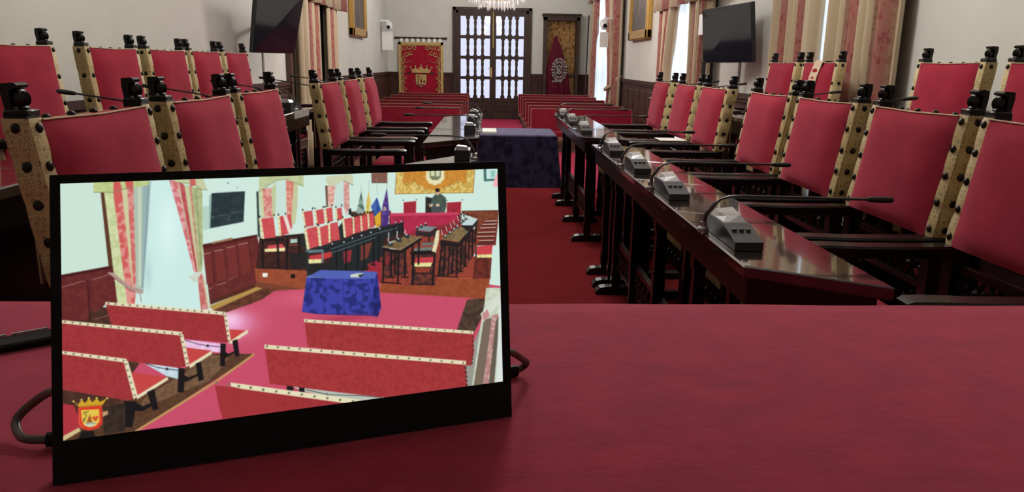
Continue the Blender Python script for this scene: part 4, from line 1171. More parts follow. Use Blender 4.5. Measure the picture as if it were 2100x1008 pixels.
    [1, 60, 84, 40, 2.08, 60, 727, 57, 734],
    [1, 60, 84, 40, 2.08, 64, 729, 71, 727],
    [1, 70, 80, 40, 2.08, 63, 727, 64, 745],
    [2, 204, 60, 40, 4.09, 85, 749, 90, 756, 94, 749],
    [2, 60, 60, 50, 2.73, 59, 749, 57, 755],
    [0, 196, 208, 186, 58, 762, 93, 764, 85, 774, 73, 776, 61, 770],
    [1, 80, 120, 80, 1.56, 63, 765, 90, 767],
    [1, 244, 120, 90, 1.56, 44, 713, 45, 762, 55, 779],
    [0, 196, 150, 110, 109, 735, 124, 732, 125, 744, 110, 750],
]
PW, PH = 1440, 810
def paint():
    img = np.zeros((PH, PW, 3), np.float32); last = [None]
    rs = np.random.RandomState(5)
    def box(xs, ys, pad):
        return max(0, int(min(xs) - pad)), min(PW, int(max(xs) + pad) + 2), max(0, int(min(ys) - pad)), min(PH, int(max(ys) + pad) + 2)
    for row in SCR:
        k = ('p', 'l', 'd', 'n', 'g')[row[0]]; h = np.array(row[1:4], np.float32); a = [float(q) for q in row[4:]]
        if k == 'n':
            if last[0] is None: continue
            (X0, X1, Y0, Y1), mk = last[0]; amt, sz = a; hgt, wid = mk.shape
            gh, gw = max(2, int(hgt / sz) + 2), max(2, int(wid / sz) + 2)
            g = rs.rand(gh, gw).astype(np.float32)
            yi = np.arange(hgt) / sz; xi = np.arange(wid) / sz
            y0 = np.minimum(yi.astype(int), gh - 2); x0 = np.minimum(xi.astype(int), gw - 2); fy = np.clip(yi - y0, 0, 1)[:, None]; fx = np.clip(xi - x0, 0, 1)[None]
            v = g[y0][:, x0] * (1 - fy) * (1 - fx) + g[y0][:, x0 + 1] * (1 - fy) * fx + g[y0 + 1][:, x0] * fy * (1 - fx) + g[y0 + 1][:, x0 + 1] * fy * fx
            v = np.clip((v - .42) * 4, 0, 1) * amt * mk
            img[Y0:Y1, X0:X1] = img[Y0:Y1, X0:X1] * (1 - v[..., None]) + h * v[..., None]; continue
        if k == 'g':
            cx, cy, rx, ry, amt = a; X0, X1, Y0, Y1 = box((cx - rx * 1.8, cx + rx * 1.8), (cy - ry * 1.8, cy + ry * 1.8), 0)
            gx = (np.arange(X0, X1)[None] - cx) / rx; gy = (np.arange(Y0, Y1)[:, None] - cy) / ry
            v = (np.exp(-2.2 * (gx * gx + gy * gy)) * amt)[..., None].astype(np.float32)
            img[Y0:Y1, X0:X1] = img[Y0:Y1, X0:X1] * (1 - v) + h * v; last[0] = None; continue
        if k == 'p':
            xs, ys = a[::2], a[1::2]; X0, X1, Y0, Y1 = box(xs, ys, 1)
            if X1 <= X0 or Y1 <= Y0: last[0] = None; continue
            ss = 2
            gx = (np.arange(X0 * ss, X1 * ss) + .5) / ss; gy = (np.arange(Y0 * ss, Y1 * ss) + .5) / ss
            mk = np.zeros((len(gy), len(gx)), bool); n = len(xs)
            for i in range(n):
                xa, ya, xb, yb = xs[i], ys[i], xs[(i + 1) % n], ys[(i + 1) % n]
                if ya == yb: continue
                r = ((gy >= min(ya, yb)) & (gy < max(ya, yb)))
                xc = xa + (gy - ya) * (xb - xa) / (yb - ya)
                mk ^= r[:, None] & (gx[None] > xc[:, None])
            mk = mk.reshape(Y1 - Y0, ss, X1 - X0, ss).mean((1, 3)).astype(np.float32)
            last[0] = ((X0, X1, Y0, Y1), mk)
            img[Y0:Y1, X0:X1] = img[Y0:Y1, X0:X1] * (1 - mk[..., None]) + h * mk[..., None]
        else:
            w = a[0]; q = a[1:]; pts = list(zip(q[::2], q[1::2]))
            segs = [(p, p) for p in pts] if k == 'd' else list(zip(pts, pts[1:]))
            rad = w if k == 'd' else w / 2
            for (xa, ya), (xb, yb) in segs:
                X0, X1, Y0, Y1 = box((xa, xb), (ya, yb), rad + 1)
                if X1 <= X0 or Y1 <= Y0: continue
                gx = np.arange(X0, X1)[None] + .5; gy = np.arange(Y0, Y1)[:, None] + .5
                dx, dy = xb - xa, yb - ya; L2 = dx * dx + dy * dy
                t = np.clip(((gx - xa) * dx + (gy - ya) * dy) / L2, 0, 1) if L2 > 0 else 0
                dd = np.hypot(gx - xa - t * dx, gy - ya - t * dy)
                mk = np.clip(rad + .5 - dd, 0, 1)[..., None]
                img[Y0:Y1, X0:X1] = img[Y0:Y1, X0:X1] * (1 - mk) + h * mk
    return img
NXg, NYg = 720, 405
img = paint()
img = img.reshape(NYg, 2, NXg, 2, 3).mean((1, 3)) / 255.0
k1 = np.array([.12, .76, .12], np.float32)
pd = np.pad(img, ((1, 1), (1, 1), (0, 0)), 'edge')
img = (pd[:, :-2] * .12 + pd[:, 1:-1] * .76 + pd[:, 2:] * .12); img = img[:-2] * .12 + img[1:-1] * .76 + img[2:] * .12
lin = np.where(img <= .04045, img / 12.92, ((img + .055) / 1.055) ** 2.4)

mon = thing('desktop_monitor', 'black desktop monitor on the red table showing the council chamber', 'monitor', (-.443, .726, .7805))
ex = Vector((.475, .163, 0)).normalized(); uph = Vector((-.01096, .08173, .30844)); LW, LH = .5022, .3193
uph.normalize(); nrm = ex.cross(uph).normalized()      # towards the viewer
if nrm.y > 0: nrm = -nrm
def mp(a, b, c=0): return tuple(ex * a + uph * b + nrm * c)
def slab(a0, a1, b0, b1, c0, c1, i=0):
    return [[mp(a0 + i * q, b0 + i * q, c) , mp(a1 - i * q, b0 + i * q, c), mp(a1 - i * q, b1 - i * q, c), mp(a0 + i * q, b1 - i * q, c)] for c, q in ((c0, 1), (c0 + (c1 - c0) * .25, 0), (c0 + (c1 - c0) * .75, 0), (c1, 1))]
A0, A1, B0, B1 = .0098, .4917, .0447, .3102
MB().loft(slab(0, LW, 0, LH, -.016, -.001, .001)).obj('casing', M['bezel'], mon)
fr = MB()
for q in ((0, A0, 0, LH), (A1, LW, 0, LH), (A0, A1, 0, B0), (A0, A1, B1, LH)): fr.loft(slab(*q, -.001, .0008, .0001))
fr.obj('bezel', M['bezel'], mon)
uu, vv = np.meshgrid((np.arange(NXg)) / (NXg - 1), (np.arange(NYg)) / (NYg - 1))
aa = A0 + (A1 - A0) * uu; bb = B1 - (B1 - B0) * vv
co = np.array(ex)[None, None] * aa[..., None] + np.array(uph)[None, None] * bb[..., None] + np.array(nrm) * -.0006
me = bpy.data.meshes.new('screen'); idx = np.arange(NXg * NYg).reshape(NYg, NXg)
fc = np.stack([idx[:-1, :-1], idx[1:, :-1], idx[1:, 1:], idx[:-1, 1:]], -1).reshape(-1, 4)
me.vertices.add(NXg * NYg); me.vertices.foreach_set('co', co.reshape(-1).astype(np.float32))
me.loops.add(fc.size); me.loops.foreach_set('vertex_index', fc.reshape(-1).astype(np.int32))
me.polygons.add(len(fc)); me.polygons.foreach_set('loop_start', np.arange(0, fc.size, 4, dtype=np.int32)); me.update(calc_edges=True)
ca = me.color_attributes.new('picture', 'FLOAT_COLOR', 'POINT')
ca.data.foreach_set('color', np.concatenate([lin.reshape(-1, 3), np.ones((NXg * NYg, 1))], 1).astype(np.float32).reshape(-1))
t = NT('lit_screen'); vc = t.node('ShaderNodeAttribute'); vc.attribute_name = 'picture'
t.link(vc.outputs['Color'], t.b.inputs['Emission Color']); t.set(Base_Color=(.005, .005, .005, 1), Emission_Strength=1.0, Roughness=.5, Specular_IOR_Level=.1)
me.materials.append(t.m); so = bpy.data.objects.new('screen', me); COL.objects.link(so); so.parent = mon
# rear foot and the two bent metal loops that stick out at the sides
o0 = Vector((-.443, .726, .7803))
def rel(*ps): return [tuple(Vector(p) - o0) for p in ps]
ft = MB().tube(rel((-.28, .86, .92), (-.27, .99, .786), (-.13, 1.035, .786), (-.13, .905, .92)), .006, 8); ft.obj('rear_prop', M['bezel'], mon)
def smooth_path(pts, n=8):
    P = [Vector(p) for p in pts]; out = []
    for i in range(len(P) - 1):
        p0, p1, p2, p3 = P[max(i - 1, 0)], P[i], P[i + 1], P[min(i + 2, len(P) - 1)]
        for k in range(n):
            t = k / n
            out.append(.5 * ((2 * p1) + (p2 - p0) * t + (2 * p0 - 5 * p1 + 4 * p2 - p3) * t * t + (3 * p1 - p0 - 3 * p2 + p3) * t ** 3))
    return out + [P[-1]]
lp = MB().tube(smooth_path(rel((-.452, .80, .850), (-.494, .829, .838), (-.528, .842, .815), (-.543, .838, .798), (-.525, .815, .790), (-.500, .808, .790), (-.455, .815, .790))), .0050, 10)
lo = lp.obj('cable_loop', M['cable'], mon, True)
MB().tube(rel((-.492, .808, .790), (-.440, .818, .790)), .0085, 10).obj('cable_plug', M['bezel'], lo)
lp = MB().tube(smooth_path(rel((.005, .945, .846), (.031, .960, .838), (.050, 1.000, .812), (.0555, 1.015, .800), (.045, 1.018, .790), (.020, 1.005, .790))), .0048, 10)
lo = lp.obj('cable_loop', M['cable'], mon, True)
MB().tube(rel((.042, 1.018, .788), (.0, 1.0, .788)), .0085, 10).obj('cable_plug', M['bezel'], lo)
# flat black device at the far left of the table
kb = thing('control_panel', 'flat black device lying on the red table beyond the monitor', 'device', (-.69, 1.166, .7803), math.atan2(.0365, .0486))
MB().box(-.5, .10, -.046, 0, .001, .013, .003).obj('casing', M['bezel'], kb)
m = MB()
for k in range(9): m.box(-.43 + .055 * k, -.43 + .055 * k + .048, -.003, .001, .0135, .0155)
m.obj('edge_highlights', M['micsilver'], kb)  # silver bars stand in for highlights along the casing edge

# ------------------------------------------------------------------ blue table and papers
bt = thing('document_table', 'low table standing under a blue cloth at the end of the aisle', 'table', (.26, 8.65, ZF + .009))
MB().box(-.45, .45, -.42, .42, .55, .575).obj('table_top', M['black'], bt)
for x in (-.42, .42):
    for yy in (-.38, .38): MB().box(x - .025, x + .025, yy - .025, yy + .025, .001, .55).obj('leg', M['black'], bt)
tc = thing('tablecloth', 'blue damask cloth draped over the table at the end of the aisle', 'tablecloth', (.26, 8.65, ZF + .009))
X, Y, zt = .47, .45, .596
MB().loft([[(-X + .012, -Y + .012, zt), (X - .012, -Y + .012, zt), (X - .012, Y - .012, zt), (-X + .012, Y - .012, zt)], [(-X, -Y, zt - .012), (X, -Y, zt - .012), (X, Y, zt - .012), (-X, Y, zt - .012)]]).obj('cloth_top', M['bluetop_lit'], tc)
m = MB(); rings = []
per = []
for k in range(60): per.append((-X + 2 * X * k / 60, -Y, 0, -1))
for k in range(56): per.append((X, -Y + 2 * Y * k / 56, 1, 0))
for k in range(60): per.append((X - 2 * X * k / 60, Y, 0, 1))
for k in range(56): per.append((-X, Y - 2 * Y * k / 56, -1, 0))
for z, amp, fl in ((zt - .012, 0, 0), (zt - .15, .008, .006), (zt - .35, .018, .02), (.006, .026, .045)):
    rings.append([(x + nx_ * (fl + amp * math.sin(k * .62)), y + ny_ * (fl + amp * math.sin(k * .62)), z) for k, (x, y, nx_, ny_) in enumerate(per)])
m.loft(rings, False); m.obj('cloth_skirt', M['bluefront_shaded'], tc, True)
tag(MB().box(-.07, .085, 8.31, 8.74, ZF + .6055, ZF + .629, .003).obj('document_folder', M['paper']), 'thick cream folder lying on the blue cloth', 'folder')
tag(MB().box(1.08, 1.25, 4.85, 5.04, .7455, .7485).obj('paper_sheet', M['paper']), 'white sheet of paper lying on a far right-hand chair arm', 'paper')
tag(MB().box(-1.079, -1.073, 4.36, 4.70, .885, .925).obj('name_card', M['white']), 'white card fixed to the edge of the left back row desk', 'card')
# reserved band over a chair back
m = MB(); sx = 2.119
for w0, w1 in ((0, 1),):
    pts = [(2.226, 1.14), (2.226, 1.252), (2.160, 1.253), (2.150, 1.232), (2.124, 1.15), (2.109, 1.05), (2.099, .96)]
    m.loft([[(x, 5.07 + .0 * i, z) for i in (0,)] + [(x, 5.19, z), (x - .003, 5.19, z + .002), (x - .003, 5.07, z + .002)] for x, z in pts])
band = m.obj('chair_band', M['cream']); tag(band, 'cream paper band folded over the second chair at the striped curtain', 'band')
m = MB()
for a, b in ((0, .03), (.045, .018), (.07, .02)):
    m.prism_x([(5.13 + b * math.cos(k * PI / 6) * 1.2, 1.185 - a + b * math.sin(k * PI / 6) * .6) for k in range(12)], 2.130 - .25 * a, 2.134 - .25 * a)
m.obj('red_emblem', M['bannerred'], band)

# ------------------------------------------------------------------ benches
def build_bench(name, W):
    c = thing(name, 'x', 'bench')
    h = W / 2
    MB().prism_x([(-.01, .31), (.03, .31), (.085, .635), (.055, .635)], -h, h).obj('backrest', M['bench'], c)
    m = MB().box(-h, h, -.36, .02, .235, .30, .012); m.obj('seat', M['bench'], c)
    m = MB().box(-h - .004, h + .004, -.366, -.355, .165, .235); m.box(-h - .004, -h + .004, -.36, 0, .2, .27); m.box(h - .004, h + .004, -.36, 0, .2, .27)
    m.obj('fringe', M['ivory'], c)
    m = MB().prism_x([(.050, .634), (.090, .634), (.088, .646), (.052, .646)], -h - .003, h + .003)
    for s in (-1, 1): m.prism_x([(-.014, .31), (.036, .31), (.090, .64), (.050, .64)], s * h - .005, s * h + .005)
    for k in range(18): m.ball((-h + (k + .5) * W / 18, .050, .640), .009, 6, 4)
    m.obj('studded_trim', M['ivory'], c)
    for x in (-h + .18, h - .18):
        lg = MB().prism_y([(x - .02, .001), (x + .02, .001), (x + .02, .24), (x - .02, .24)], -.33, -.29).prism_y([(x - .02, .001), (x + .02, .001), (x + .02, .32), (x - .02, .32)], -.02, .03).box(x - .015, x + .015, -.3, 0, .12, .15)
        lg.obj('leg', M['black'], c)
    return c
WB = 1.62
bench = build_bench('public_bench', WB)
rowY = [12.45, 13.32, 14.4, 15.5, 16.75, 18.0]
GBn = 'rows of red public benches'
k = 0
for side, xc in (('right', .675 + WB / 2), ('left', -.46 - WB / 2)):
    for i, y in enumerate(rowY):
        lab = '%s red bench in the %s-hand block of public seating' % (['front', 'second-row', 'third-row', 'fourth-row', 'fifth-row', 'hindmost'][i], side)
        put(bench, k, xc, y, ZF, 0, lab, GBn, k == 0); k += 1
tag(MB().box(-.52, .74, 7.66, 19.0, ZF + .001, ZF + .008).obj('carpet_runner', M['hallcarpet']), 'pink red carpet running down the aisle towards the glazed door', 'carpet')
tag(MB().box(.78, 2.3, 7.66, 11.9, ZF + .001, ZF + .008).obj('carpet_runner', M['hallcarpet']), 'pink red carpet before the right-hand front bench', 'carpet')

# ------------------------------------------------------------------ things on the walls
def tv(name, label, nb, nt, fb, ft_, side):
    """near-bottom, near-top, far-bottom, far-top corners"""
    nb, nt, fb, ft_ = map(Vector, (nb, nt, fb, ft_)); c0 = (nb + nt + fb + ft_) / 4
    o = thing(name, label, 'television', tuple(c0))
    n = (fb - nb).cross(nt - nb).normalized()
    if n.x * side > 0: n = -n          # towards the room
    q = [nb - c0, fb - c0, ft_ - c0, nt - c0]
    MB().loft([[p - n * .035 for p in q], [p - n * .002 for p in q]]).obj('tv_body', M['tvbody'], o)
    MB().loft([[p * .975 - n * .001 for p in q], [p * .975 + n * .001 for p in q]]).obj('tv_screen', M['tvglass'], o)
    wx = (XR if side > 0 else XL) - c0.x
    m = MB().tube([tuple(-n * .03), (wx * .6, .40, 0), (wx, .62, 0)], .025, 8).box(wx - .012 * side - .01, wx - .012 * side + .01, (.56), (.72), -.15, .15)
    m.obj('wall_mount', M['tvbody'], o)
    return o
tvr = tv('television', 'dark television tilted out from the right wall', (2.373, 7.1, 1.245), (2.318, 7.1, 1.769), (2.192, 8.1, 1.236), (2.148, 8.1, 1.759), 1)
MB().tube([(2.20 - tvr.location.x, 8.08 - tvr.location.y, 1.25 - tvr.location.z), (2.20 - tvr.location.x, 8.08 - tvr.location.y, ZF - tvr.location.z + .01)], .022, 8).obj('support_pole', M['tvbody'], tvr)
tvl = tv('television', 'dark television hanging from the left wall, tilted down', (-2.18, 7.4, 1.259), (-2.11, 7.4, 1.80), (-2.016, 8.3, 1.263), (-1.885, 8.3, 1.85), -1)
tag(MB().tube([(XL + .012, 8.62, 1.30), (XL + .012, 8.62, .95)], .012, 8).obj('cable_conduit', M['white']), 'thin pale cable conduit under the left television', 'conduit')
tag(MB().tube([(XR - .012, 7.9, 1.30), (XR - .012, 7.9, .95)], .012, 8).obj('cable_conduit', M['white']), 'thin pale cable conduit under the right television', 'conduit')
tag(MB().box(-2.30, -2.27, 8.9, 9.42, 1.55, 1.95).obj('wall_panel', M['white']), 'white panel beside the left television', 'panel')
tag(MB().box(2.26, 2.29, 8.42, 8.62, 1.53, 1.74).obj('wall_panel', M['white']), 'white panel beside the right television', 'panel')
def picture(label, x, s, y0, y1, z0, z1):
    o = thing('framed_painting', label, 'painting', (x, (y0 + y1) / 2, (z0 + z1) / 2))
    hy, hz, w, d = (y1 - y0) / 2, (z1 - z0) / 2, .15, .09; m = MB()
    for (a, b, c, e) in ((-hy, -hy + w, -hz, hz), (hy - w, hy, -hz, hz), (-hy, hy, -hz, -hz + w), (-hy, hy, hz - w, hz)):
        xa, xb = sorted((0, s * d)); m.box(xa, xb, a, b, c, e, .02)
    m.obj('gilt_frame', M['gilt'], o)
    xa, xb = sorted((s * .02, s * .05)); MB().box(xa, xb, -hy + w - .01, hy - w + .01, -hz + w - .01, hz - w + .01).obj('canvas', M['canvas'], o)
picture('gilt framed dark painting on the left wall', XL, 1, 13.95, 15.5, 1.62, 3.3)
picture('gilt framed dark painting on the right wall', XR, -1, 12.35, 14.0, 1.61, 3.3)
def cam_unit(label, x, s, y, z):
    o = thing('ceiling_camera', label, 'camera', (x, y, z))
    MB().box(min(0, s * .2), max(0, s * .2), -.03, .03, .10, .14).box(min(s * .14, s * .26), max(s * .14, s * .26), -.12, .12, -.03, .10, .02).obj('bracket', M['white'], o)
    MB().ball((s * .20, -.10, -.02), .075, 12, 8).obj('camera_head', M['white'], o, True)
    MB().ball((s * .20, -.165, -.02), .04, 10, 6).obj('lens', M['bezel'], o, True)
cam_unit('white camera with black lens on the left wall, beyond the painting', XL, 1, 18.0, 1.95)
cam_unit('white camera with black lens by the farthest right curtain', XR - .15, -1, 15.2, 1.93)
tag(MB().box(-2.40, -2.16, 17.94, 17.95, 1.44, 1.84).obj('wall_notice', M['paper']), 'white sheet hanging under the left wall camera', 'notice')
tag(MB().box(2.10, 2.26, 15.16, 15.17, 1.52, 1.80).obj('wall_notice', M['paper']), 'white sheet hanging under the right-hand camera', 'notice')

# ------------------------------------------------------------------ curtains
def sheet(name, mat, parent, rows, folds, depth, nu=60, uvn=3.0, uoff=0.0, thick=True):
    """rows: list of (z, x, y0, y1)"""
    v = []; f = []; uv = []
    for z, x, y0, y1 in rows:
        for i in range(nu + 1):
            u = i / nu
            dx = depth * (math.sin(u * folds * 2 * PI) + .35 * math.sin(u * folds * 5.1 + 1.3))
            v.append((x + dx, y0 + (y1 - y0) * u, z)); uv.append((u * uvn + uoff, z * .55))
    n = nu + 1
    for r in range(len(rows) - 1):
        for i in range(nu): f.append((r * n + i, r * n + i + 1, (r + 1) * n + i + 1, (r + 1) * n + i))
    me = bpy.data.meshes.new(name); me.from_pydata(v, [], f); ul = me.uv_layers.new(name='UVMap')
    for lp_ in me.loops: ul.data[lp_.index].uv = uv[lp_.vertex_index]
    me.materials.append(mat); me.polygons.foreach_set('use_smooth', [True] * len(me.polygons))
    o = bpy.data.objects.new(name, me); COL.objects.link(o); o.parent = parent
    if thick: md = o.modifiers.new('thickness', 'SOLIDIFY'); md.thickness = .006
    return o
def zrows(x, a, b, z0=ZF + .02, z1=3.05, tie=None, pull=None, n=9):
    out = []
    for k in range(n + 1):
        z = z1 + (z0 - z1) * k / n
        if tie is not None:
            t = max(0, min(1, (z1 - z) / (z1 - tie))) if z > tie else max(0, 1 - .6 * (tie - z) / (tie - z0))
            t = t * t * (3 - 2 * t)
            ya, yb = a + (pull[0] - a) * t, b + (pull[1] - b) * t
        else: ya, yb = a, b
        out.append((z, x, ya, yb))
    return out
def valance(par, x, y0, y1, z0, z1, s):
    rows = [(z1, x, y0, y1), ((z0 + z1) / 2, x + s * .03, y0 - .02, y1 + .02), (z0, x + s * .05, y0 - .03, y1 + .03)]
    return sheet('valance', M['damask'], par, rows, (y1 - y0) * 2.2, .035, 90, (y1 - y0) * 1.3)
# right wall, nearest window
c3 = thing('curtain', 'striped red and cream curtains at the nearest right-hand window', 'curtain', (0, 0, 0), 0, 'striped damask curtains')
sheet('drape', M['damask'], c3, zrows(2.385, 4.66, 5.53), 6, .045, 90, 2.05, .30); sheet('drape', M['damask'], c3, zrows(2.385, 5.79, 6.62), 6, .045, 90, 1.9, .12)
sheet('sheer', M['sheer'], c3, zrows(2.46, 5.4, 5.95), 5, .02, 50, 1, thick=False)
valance(c3, 2.36, 4.6, 6.7, 2.6, 3.1, -1)
c2 = thing('curtain', 'striped red and cream curtains at the middle right-hand window, beside the television', 'curtain', (0, 0, 0), 0, 'striped damask curtains')
sheet('drape', M['damask'], c2, zrows(2.38, 8.6, 9.55, tie=.9, pull=(8.7, 9.35)), 5, .05, 80, 2.0, .22); sheet('drape', M['damask'], c2, zrows(2.38, 9.95, 11.1, tie=.9, pull=(10.5, 11.05)), 5, .05, 80, 1.9, .02)
sheet('sheer', M['sheer'], c2, zrows(2.45, 9.2, 10.9), 9, .02, 80, 1, thick=False)
valance(c2, 2.35, 8.45, 11.2, 1.92, 3.1, -1)
c1 = thing('curtain', 'striped red and cream curtains at the farthest right-hand window, nearest the flag case', 'curtain', (0, 0, 0), 0, 'striped damask curtains')
sheet('drape', M['damask'], c1, zrows(2.38, 14.75, 16.5, tie=.75, pull=(14.7, 15.6)), 5, .06, 80, 1.6, .32); sheet('drape', M['damask'], c1, zrows(2.38, 17.4, 18.6, tie=.6, pull=(17.9, 18.6)), 4, .06, 70, 1.0, .45)
sheet('sheer', M['sheer'], c1, zrows(2.42, 16.0, 18.0), 8, .03, 80, 1, thick=False)
valance(c1, 2.35, 14.6, 18.8, 2.55, 3.1, -1)
for (c, y, z) in ((c1, 15.1, .75),):
    MB().tube([(2.46, y - .35, z + .25), (2.30, y - .2, z + .05), (2.26, y + .2, z - .02), (2.34, y + .45, z + .02)], .035, 8).obj('tieback', M['damask'], c, True)
# left wall
c4 = thing('curtain', 'striped red and cream curtains at the left-hand window, beyond the television', 'curtain', (0, 0, 0), 0, 'striped damask curtains')
sheet('drape', M['damask'], c4, zrows(-2.34, 9.75, 11.05), 5, .06, 80, 2.0, .9); sheet('drape', M['damask'], c4, zrows(-2.34, 11.5, 12.35), 4, .05, 70, 1.3, .15)
sheet('dark_gap_sheet', M['micgrey'], c4, zrows(-2.42, 10.9, 11.7), 3, .01, 30, 1, thick=False)  # dark grey sheet added for the unlit gap between the drapes
valance(c4, -2.31, 9.7, 12.65, 1.93, 3.1, 1)
wf = MB().box(XL, XL + .06, 9.60, 9.72, ZF, 3.1).box(XL, XL + .06, 12.4, 12.5, ZF, 3.1).box(XL, XL + .06, 9.6, 12.5, 3.02, 3.1); struct('window_4', wf, M['framewood'])
# thin pole by the far right curtain
tag(MB().tube([(2.22, 18.2, ZF), (2.30, 18.6, 2.3)], .018, 8).obj('leaning_pole', M['doorwood']), 'thin dark pole leaning in the corner beside the flag case', 'pole')

# ------------------------------------------------------------------ heraldic banner
bn = thing('hanging_banner', 'red and gold banner with a crowned shield hanging on the back wall', 'banner', (-1.642, YB - .05, 0))
MB().tube([(-.60, 0, 1.745), (.60, 0, 1.742)], .022, 8).ball((-.60, 0, 1.745), .03).ball((.60, 0, 1.742), .03).obj('rod', M['wains'], bn)
m = MB()
for k in range(8): m.box(-.50 + .132 * k, -.50 + .132 * k + .075, -.012, .002, 1.63, 1.765)
m.obj('hanging_tabs', M['paper'], bn)
m = MB(); rows = []
for z in (.05, .5, 1.0, 1.4, 1.645):
    rows.append([(-.53 + 1.06 * i / 40, .006 * math.sin(i * .9) * (1.65 - z), z) for i in range(41)])
m.loft(rows, False, False); m.obj('banner_cloth', M['bannerred'], bn, True)
m = MB()
for a, b, c, e in ((-.535, -.475, .05, 1.65), (.475, .535, .05, 1.65), (-.535, .535, 1.585, 1.65)): m.box(a, b, -.022, -.014, c, e)
m.obj('gold_border', M['goldthread'], bn)
m = MB()
def curl(cx, cz, r, a0, turns, sgn, y=-.02):
    pts = []
    for k in range(15):
        t = k / 14; rr = r * (1 - .75 * t); a = a0 + sgn * turns * 2 * PI * t
        pts.append((cx + rr * math.cos(a), y, cz + rr * math.sin(a)))
    m.tube(pts, .0095, 5)
for s in (-1, 1):
    for cx, cz, r, a0, t_ in ((.40, 1.50, .075, 0, 1.2), (.28, 1.53, .06, 3, 1.1), (.16, 1.50, .065, 0, 1.2), (.36, 1.36, .07, 2, 1.2), (.25, 1.38, .05, 1, 1.0), (.42, 1.22, .06, 0, 1.1), (.40, 1.08, .05, 3, 1.1), (.42, .95, .05, 0, 1.1), (.40, .82, .05, 3, 1.1), (.42, .69, .05, 0, 1.1), (.40, .56, .05, 3, 1.1), (.42, .43, .05, 0, 1), (.42, .30, .05, 0, 1)):
        curl(s * cx, cz, r, a0 if s > 0 else PI - a0, t_, s)
    for z in (1.15, 1.01, .88, .75, .62, .5): m.ball((s * .435, -.02, z), .022, 6, 4, (1, .4, 1))
for s in (-1, 1): m.tube([(s * .455, -.02, .22), (s * .455, -.02, 1.57)], .007, 5)
m.tube([(-.455, -.02, 1.57), (.455, -.02, 1.57)], .007, 5)
for s in (-1, 1):
    for zz in (1.45, 1.3, 1.15): m.tube([(s * .455, -.02, zz), (s * .18, -.02, zz + .06)], .005, 5)
m.obj('gold_scrollwork', M['goldthread'], bn)
cr = [(-.27, 1.045), (-.20, 1.03), (-.16, 1.085), (-.10, 1.035), (-.06, 1.09), (0, 1.045), (0, 1.045)]
poly = [(-.255, 1.05), (-.175, 1.00), (-.14, 1.075), (-.075, 1.01), (0, 1.10), (.075, 1.01), (.14, 1.075), (.175, 1.00), (.255, 1.05), (.205, .93), (-.205, .93)]
m = MB().loft([[(x, -.024, z) for x, z in poly], [(x, -.014, z) for x, z in poly]])
for x, z in ((-.255, 1.06), (-.14, 1.085), (0, 1.11), (.14, 1.085), (.255, 1.06)): m.ball((x, -.02, z), .022, 8, 5)
m.obj('crown', M['goldthread'], bn)
sh = [(-.13, .895), (.13, .895), (.13, .72), (.10, .645), (0, .60), (-.10, .645), (-.13, .72)]
o = MB().loft([[(x, -.024, z) for x, z in sh], [(x, -.014, z) for x, z in sh]]).obj('shield', M['goldthread'], bn)
m = MB().loft([[(x, -.028, z) for x, z in ((-.015, .70), (.0, .85), (.03, .70))], [(x, -.024, z) for x, z in ((-.015, .70), (.0, .85), (.03, .70))]])
m.tube([(-.07, -.027, .72), (-.065, -.027, .83)], .008, 6).tube([(-.10, -.027, .84), (-.065, -.027, .86), (-.03, -.027, .84)], .010, 6)
m.ball((.075, -.026, .73), .025, 8, 5, (1, .2, 1.3)).ball((-.08, -.026, .70), .018, 8, 5, (1, .2, 1)).box(-.08, .08, -.028, -.024, .635, .66)
m.obj('shield_charges', M['flagred'], o)

# ------------------------------------------------------------------ flag in its glazed case
vx0, vx1 = 1.245, 2.17; xc = (vx0 + vx1) / 2
vc = thing('display_case', 'tall glazed wooden case holding a crimson flag on the back wall', 'case', (xc, YB, 0))
h = (vx1 - vx0) / 2 - .04
m = MB()
for s in (-1, 1): m.box(min(s * (h - .075), s * h), max(s * (h - .075), s * h), -.30, 0, ZF, 2.27)
m.box(-h, h, -.30, 0, 2.19, 2.27).box(-h, h, -.30, 0, ZF, ZF + .12).box(-h - .04, h + .04, -.34, 0, 2.30, 2.345, .01).box(-h - .015, h + .015, -.32, 0, 2.265, 2.30)
m.obj('case_frame', M['doorwood'], vc)
MB().box(-h + .07, h - .07, -.03, -.01, ZF + .1, 2.2).obj('backing_cloth', M['casecloth'], vc)
MB().box(-h + .074, h - .074, -.275, -.268, ZF + .11, 2.19).obj('glass_front', M['glass'], vc)
fl = thing('crimson_flag', 'crimson flag with a white round emblem draped inside the glazed case', 'flag', (xc - .10, YB - .16, 0))
MB().tube([(-.03, 0, 1.86), (-.02, .02, ZF + .13)], .014, 8).ball((-.03, 0, 1.9), .03, 8, 6, (.6, .6, 1.6)).obj('staff', M['brass'], fl)
m = MB(); rows = []
for z, a, b in ((1.84, -.06, .0), (1.6, -.11, .10), (1.3, -.20, .20), (1.0, -.25, .28), (.6, -.27, .35), (.1, -.27, .40)):
    rows.append([(a + (b - a) * i / 24, -.03 + .03 * math.sin(i * 1.05) * (1.9 - z) / 1.2, z) for i in range(25)])
m.loft(rows, False, False); m.obj('flag_cloth', M['flagred'], fl, True)
m = MB()
for r, n_ in ((.20, 22), (.145, 16), (.075, 8)):
    for k in range(n_):
        a = 2 * PI * k / n_; m.ball((.07 + r * math.cos(a) * .85, -.085, 1.06 + r * math.sin(a) * 1.25), .020 + .008 * (k % 2), 6, 4, (1, .3, 1.1))
m.tube([(.0, -.085, 1.15), (.05, -.09, 1.05), (.12, -.085, .98)], .02, 6).tube([(.14, -.085, 1.17), (.07, -.09, 1.06), (.02, -.085, .96)], .016, 6)
for k in range(8): m.ball((-.08 + .03 * k, -.085, .78 + .01 * (k % 3)), .022, 6, 4, (1, .3, 1))
